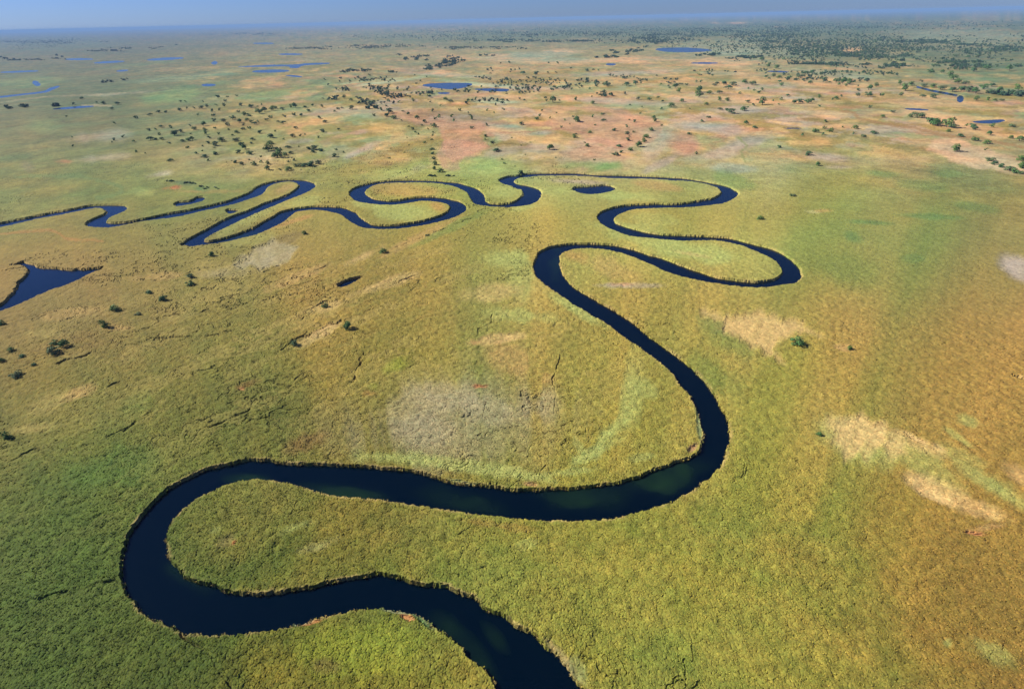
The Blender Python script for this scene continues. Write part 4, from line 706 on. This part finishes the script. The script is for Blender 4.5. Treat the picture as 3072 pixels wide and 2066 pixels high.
# ------------------------------------------------------------------ trees
def leaf_mat():
    m = attr_noise_mat('leaves', (.9,), .7, 1.3, .75, .2); return m
MAT_L = leaf_mat()
m_, t_, b_ = new_mat('bark'); b_.inputs['Roughness'].default_value = .9
nzb = t_.nodes.new('ShaderNodeTexNoise'); nzb.inputs['Scale'].default_value = 6
rpb = t_.nodes.new('ShaderNodeValToRGB'); rpb.color_ramp.elements[0].color = (.06, .045, .03, 1); rpb.color_ramp.elements[1].color = (.16, .12, .09, 1)
t_.links.new(nzb.outputs['Fac'], rpb.inputs[0]); t_.links.new(rpb.outputs[0], b_.inputs['Base Color']); MAT_B = m_

def crown_np(n_lobe, n_leaf, size, r):
    """unit crown, width 1, height ~.75, base at z=.06; leaf sprays on many uneven lobes"""
    lob = []
    for k in range(n_lobe):
        a = r.uniform(0, 6.283); q = math.sqrt(r.uniform(0, 1)) * .30
        rad = r.uniform(.13, .24) * (1.1 - q)
        lob.append((q * math.cos(a), q * math.sin(a), r.uniform(.14, .52) - .5 * q * q * 2, rad))
    V, F, Cc = [], [], []
    for k in range(n_leaf):
        cx, cy, cz, rad = lob[r.integers(0, n_lobe)]
        d = r.normal(size=3); d[2] = abs(d[2]) * .9 - .25 * r.uniform(); d /= np.linalg.norm(d)
        p = np.array([cx, cy, max(cz, .12)]) + d * rad * r.uniform(.75, 1.08) * np.array([1, 1, .8])
        p[2] = max(p[2], .0)
        nrm = d + r.normal(size=3) * .45; nrm /= np.linalg.norm(nrm)
        u = np.cross(nrm, r.normal(size=3)); u /= np.linalg.norm(u); v = np.cross(nrm, u)
        s = size * r.uniform(.6, 1.3); s2 = s * r.uniform(.6, 1.0)
        b = len(V)
        V += [p - u * s - v * s2 * .3, p + v * s2 * -.9, p + u * s - v * s2 * .2, p + v * s2]
        F.append((b, b + 1, b + 2, b + 3))
        t = r.uniform(.72, 1.3)
        Cc += [t] * 4
    return np.array(V), np.array(F), np.array(Cc)
def trunk_np(r):
    V, F = [], []
    def limb(p, q, r1, r2, n=6):
        p = np.array(p, float); q = np.array(q, float); d = q - p; d /= np.linalg.norm(d)
        u = np.cross(d, [.3, .2, 1.0] if abs(d[2]) < .9 else [1, 0, 0]); u /= np.linalg.norm(u); v = np.cross(d, u); b = len(V)
        for k in range(n):
            a = 6.283 * k / n; V.append(p + (u * math.cos(a) + v * math.sin(a)) * r1)
        for k in range(n):
            a = 6.283 * k / n; V.append(q + (u * math.cos(a) + v * math.sin(a)) * r2)
        for k in range(n):
            F.append((b + k, b + (k + 1) % n, b + n + (k + 1) % n, b + n + k))
    limb((0, 0, -.12), (.02, .01, .16), .035, .026); top = (.02, .01, .16)
    for k in range(5):
        a = 6.283 * k / 5 + r.uniform(-.4, .4)
        m = (math.cos(a) * .13, math.sin(a) * .13, .30 + r.uniform(-.04, .06)); limb(top, m, .02, .012)
        limb(m, (m[0] * 2.0, m[1] * 2.0, m[2] + r.uniform(.05, .2)), .012, .004)
    return np.array(V), np.array(F)
GREENS = [(.080, .180, .050), (.074, .165, .062), (.105, .195, .045), (.096, .165, .070), (.120, .180, .070)]
variants = []
for k in range(8):
    r = np.random.default_rng(100 + k)
    V, F, Cc = crown_np([9, 12, 7, 14][k % 4], 620, .036, r)
    if k % 3 == 1: V[:, 2] *= .8
    if k % 3 == 2: V[:, 2] *= 1.15; V[:, :2] *= .92
    cm = mesh_np('tree_crown', V, F, MAT_L)
    at = cm.attributes.new('cover', 'FLOAT_COLOR', 'POINT')
    cc = np.ones((len(V), 4), np.float32); cc[:, :3] = Cc[:, None] * np.array(GREENS[k % 5]) * .8; at.data.foreach_set('color', cc.ravel())
    TV, TF = trunk_np(r); variants.append((cm, mesh_np('tree_trunk', TV, TF, MAT_B)))

zones = [  # in the measuring frame, first match
 (0, 330, 960, 1400, 'in the near left marsh', 'bushes in the near left marsh'),
 (330, 1300, 620, 1200, 'in the left reed marsh', 'lone trees in the left marsh'),
 (1900, 3072, 900, 1500, 'on the right tan clearings', 'lone trees on the right clearings'),
 (2100, 3072, 560, 720, 'on the right green plain', 'lone bushes on the right plain'),
 (1240, 1420, 360, 530, 'in the row beside the pink patch', 'trees in the row by the pink patch'),
 (340, 1120, 255, 530, 'in the left grove', 'trees of the left grove'),
 (1030, 1620, 240, 560, 'on the middle pink flats', 'trees on the middle pink flats'),
 (1620, 2060, 240, 560, 'by the pink crescent', 'trees around the pink crescent'),
 (2700, 3072, 255, 560, 'by the right tan oval', 'trees by the right edge'),
 (2060, 2700, 255, 560, 'on the salmon flats', 'trees on the salmon flats'),
 (2048, 3072, 0, 256, 'before the far woods', 'trees before the far woods'),
 (0, 3072, 0, 2066, 'on the far plain', 'trees on the far plain')]
allt = []
for t, lst in TREES.items():
    ox, oy, s = TILE[t]
    for x, y, w in lst:
        allt.append((ox + x / s, oy + y / s, w / s))
allt.sort(key=lambda q: -q[2])
solo, rest = allt[:296], allt[296:]
def place_of(px, py, w):
    base = ground([(px, py + .30 * w)], .6)[0]
    ppm = FPX / (math.hypot(math.hypot(*base), CAM_H) * 1.0) 
    q2 = base[0] * R3[2, 0] + base[1] * R3[2, 1] + (0 - CAM_H) * R3[2, 2]
    return base, w / (FPX / q2)
bz = {}
for px, py, w in solo:
    for k, zo in enumerate(zones):
        if zo[0] <= px <= zo[1] and zo[2] <= py <= zo[3]:
            bz.setdefault(k, []).append((px, py, w)); break
ORD = ['leftmost', 'second from the left', 'third from the left', 'fourth from the left', 'fifth from the left', 'sixth from the left', 'seventh from the left', 'eighth from the left', 'ninth from the left', 'tenth from the left', 'eleventh from the left', 'twelfth from the left']
ROW = ['nearest', 'second nearest', 'third nearest', 'fourth nearest', 'fifth nearest', 'sixth nearest', 'seventh nearest', 'eighth nearest', 'ninth nearest', 'tenth nearest', 'eleventh nearest', 'twelfth nearest', 'thirteenth nearest']
GREEN_OF = ['dark green', 'blue green', 'bright green', 'grey green', 'olive green']
cnt = 0
for k, lst in sorted(bz.items()):
    lst.sort(key=lambda q: -q[1]); nrow = max(1, math.ceil(len(lst) / 11)); per = math.ceil(len(lst) / nrow)
    for ri in range(nrow):
        row = sorted(lst[ri * per:(ri + 1) * per])
        for ci, (px, py, w) in enumerate(row):
            g, width = place_of(px, py, w)
            width = min(max(width, 3.2), 22)
            v = (cnt * 5 + ri) % 8; shape = ['round', 'spreading', 'upright'][v % 3]
            size = 'broad ' if width > 10.5 else ('small ' if width < 6.2 else '')
            lab = f'{size}{shape} tree {zones[k][4]}, ' + ((f'{ROW[ri]} band, ') if nrow > 1 else '') + (ORD[ci] if len(row) > 1 else 'alone')
            tr = bpy.data.objects.new('marsh_tree', None); link(tr); tr.location = (g[0], g[1], .5)
            h = width * (1.0 if width < 9 else .85)
            tr.scale = (width * 1.32, width * (1.15 + .25 * ((cnt * 37) % 10) / 10), h * 1.2); tr.rotation_euler = (0, 0, (cnt * 2.399) % 6.283)
            tag(tr, lab, 'tree', zones[k][5])
            c = link(bpy.data.objects.new('crown', variants[v][0])); c.parent = tr
            b = link(bpy.data.objects.new('trunk', variants[v][1])); b.parent = tr
            cnt += 1
print('trees', cnt, 'rest', len(rest))

# the far woods, too many to count: one mesh of many separate crowns
bush = []
for k in range(5):
    r = np.random.default_rng(300 + k); bush.append(crown_np(8, 40, .12, r))
pts = [(x, y, w, 0) for x, y, w in rest]
rw = np.random.default_rng(55)
for t, cx, cy, rx, ry, rot, n in WOODS:
    ox, oy, s = TILE[t]; c, sn = math.cos(d2r(rot)), math.sin(d2r(rot))
    # clumps inside each wood
    n = int(n * 2.6); nc = max(3, n // 12); cl = rw.normal(size=(nc, 2)) * .5
    for k in range(n):
        q = cl[rw.integers(0, nc)] + rw.normal(size=2) * [.09, .10]
        x = q[0] * rx; y = q[1] * ry
        X_, Y_ = (ox + (cx + x * c - y * sn) / s), (oy + (cy + x * sn + y * c) / s)
        if Y_ < 76 - X_ * .022: continue
        pts.append((X_, Y_, 0, 1))
def depth_at(x, y):
    i = min(NR - 1, int(np.searchsorted(RR, math.hypot(x, y)))); j = min(NT - 1, int(np.searchsorted(TH, math.atan2(x, y))))
    return SD[i, j]
VV, FF, CC = [], [], []; nb = 0
for px, py, w, auto in pts:
    if auto:
        g = ground([(px, py)], .5)[0]; width = rw.uniform(6, 14) * (1 if py > 130 else 1.4) * (.38 if py > 480 else 1)
    else:
        g, width = place_of(px, py, w); width = min(max(width * 1.2, 3), 16)
    if depth_at(g[0], g[1] - 4) < 4 or depth_at(g[0], g[1] + 4) < 4: continue
    V, F, Cc = bush[rw.integers(0, 5)]
    a = rw.uniform(0, 6.28); ca_, sa_ = math.cos(a), math.sin(a)
    hh = width * rw.uniform(.75, 1.15)
    P = np.stack([(V[:, 0] * ca_ - V[:, 1] * sa_) * width + g[0], (V[:, 0] * sa_ + V[:, 1] * ca_) * width + g[1], V[:, 2] * hh + .3], 1)
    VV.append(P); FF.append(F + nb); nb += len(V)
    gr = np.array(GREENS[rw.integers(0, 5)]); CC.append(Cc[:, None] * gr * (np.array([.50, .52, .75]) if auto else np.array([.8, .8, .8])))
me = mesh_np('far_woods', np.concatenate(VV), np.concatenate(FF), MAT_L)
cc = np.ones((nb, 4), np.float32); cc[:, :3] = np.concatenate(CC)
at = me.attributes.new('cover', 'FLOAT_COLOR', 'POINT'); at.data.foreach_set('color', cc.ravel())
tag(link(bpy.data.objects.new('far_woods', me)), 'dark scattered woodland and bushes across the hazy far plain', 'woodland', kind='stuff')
print('bushes', len(pts))

# ------------------------------------------------------------------ haze
def box(name, lo, hi, mat):
    v = np.array([(x, y, z) for x in (lo[0], hi[0]) for y in (lo[1], hi[1]) for z in (lo[2], hi[2])], float)
    f = np.array([(0, 1, 3, 2), (4, 6, 7, 5), (0, 4, 5, 1), (2, 3, 7, 6), (0, 2, 6, 4), (1, 5, 7, 3)])
    return link(bpy.data.objects.new(name, mesh_np(name, v, f, mat)))
hm = bpy.data.materials.new('haze_air'); hm.use_nodes = True; ht = hm.node_tree; ht.nodes.clear()
ho = ht.nodes.new('ShaderNodeOutputMaterial'); hv = ht.nodes.new('ShaderNodeVolumePrincipled')
hv.inputs['Color'].default_value = (0.20, 0.34, 0.62, 1); hv.inputs['Density'].default_value = 5.0e-5; hv.inputs['Anisotropy'].default_value = 0.0
ht.links.new(hv.outputs[0], ho.inputs['Volume'])
tag(box('haze', (-61000, -61000, -3.5), (61000, 61000, 172), hm), 'thin blue haze thickening towards the horizon', kind='stuff')
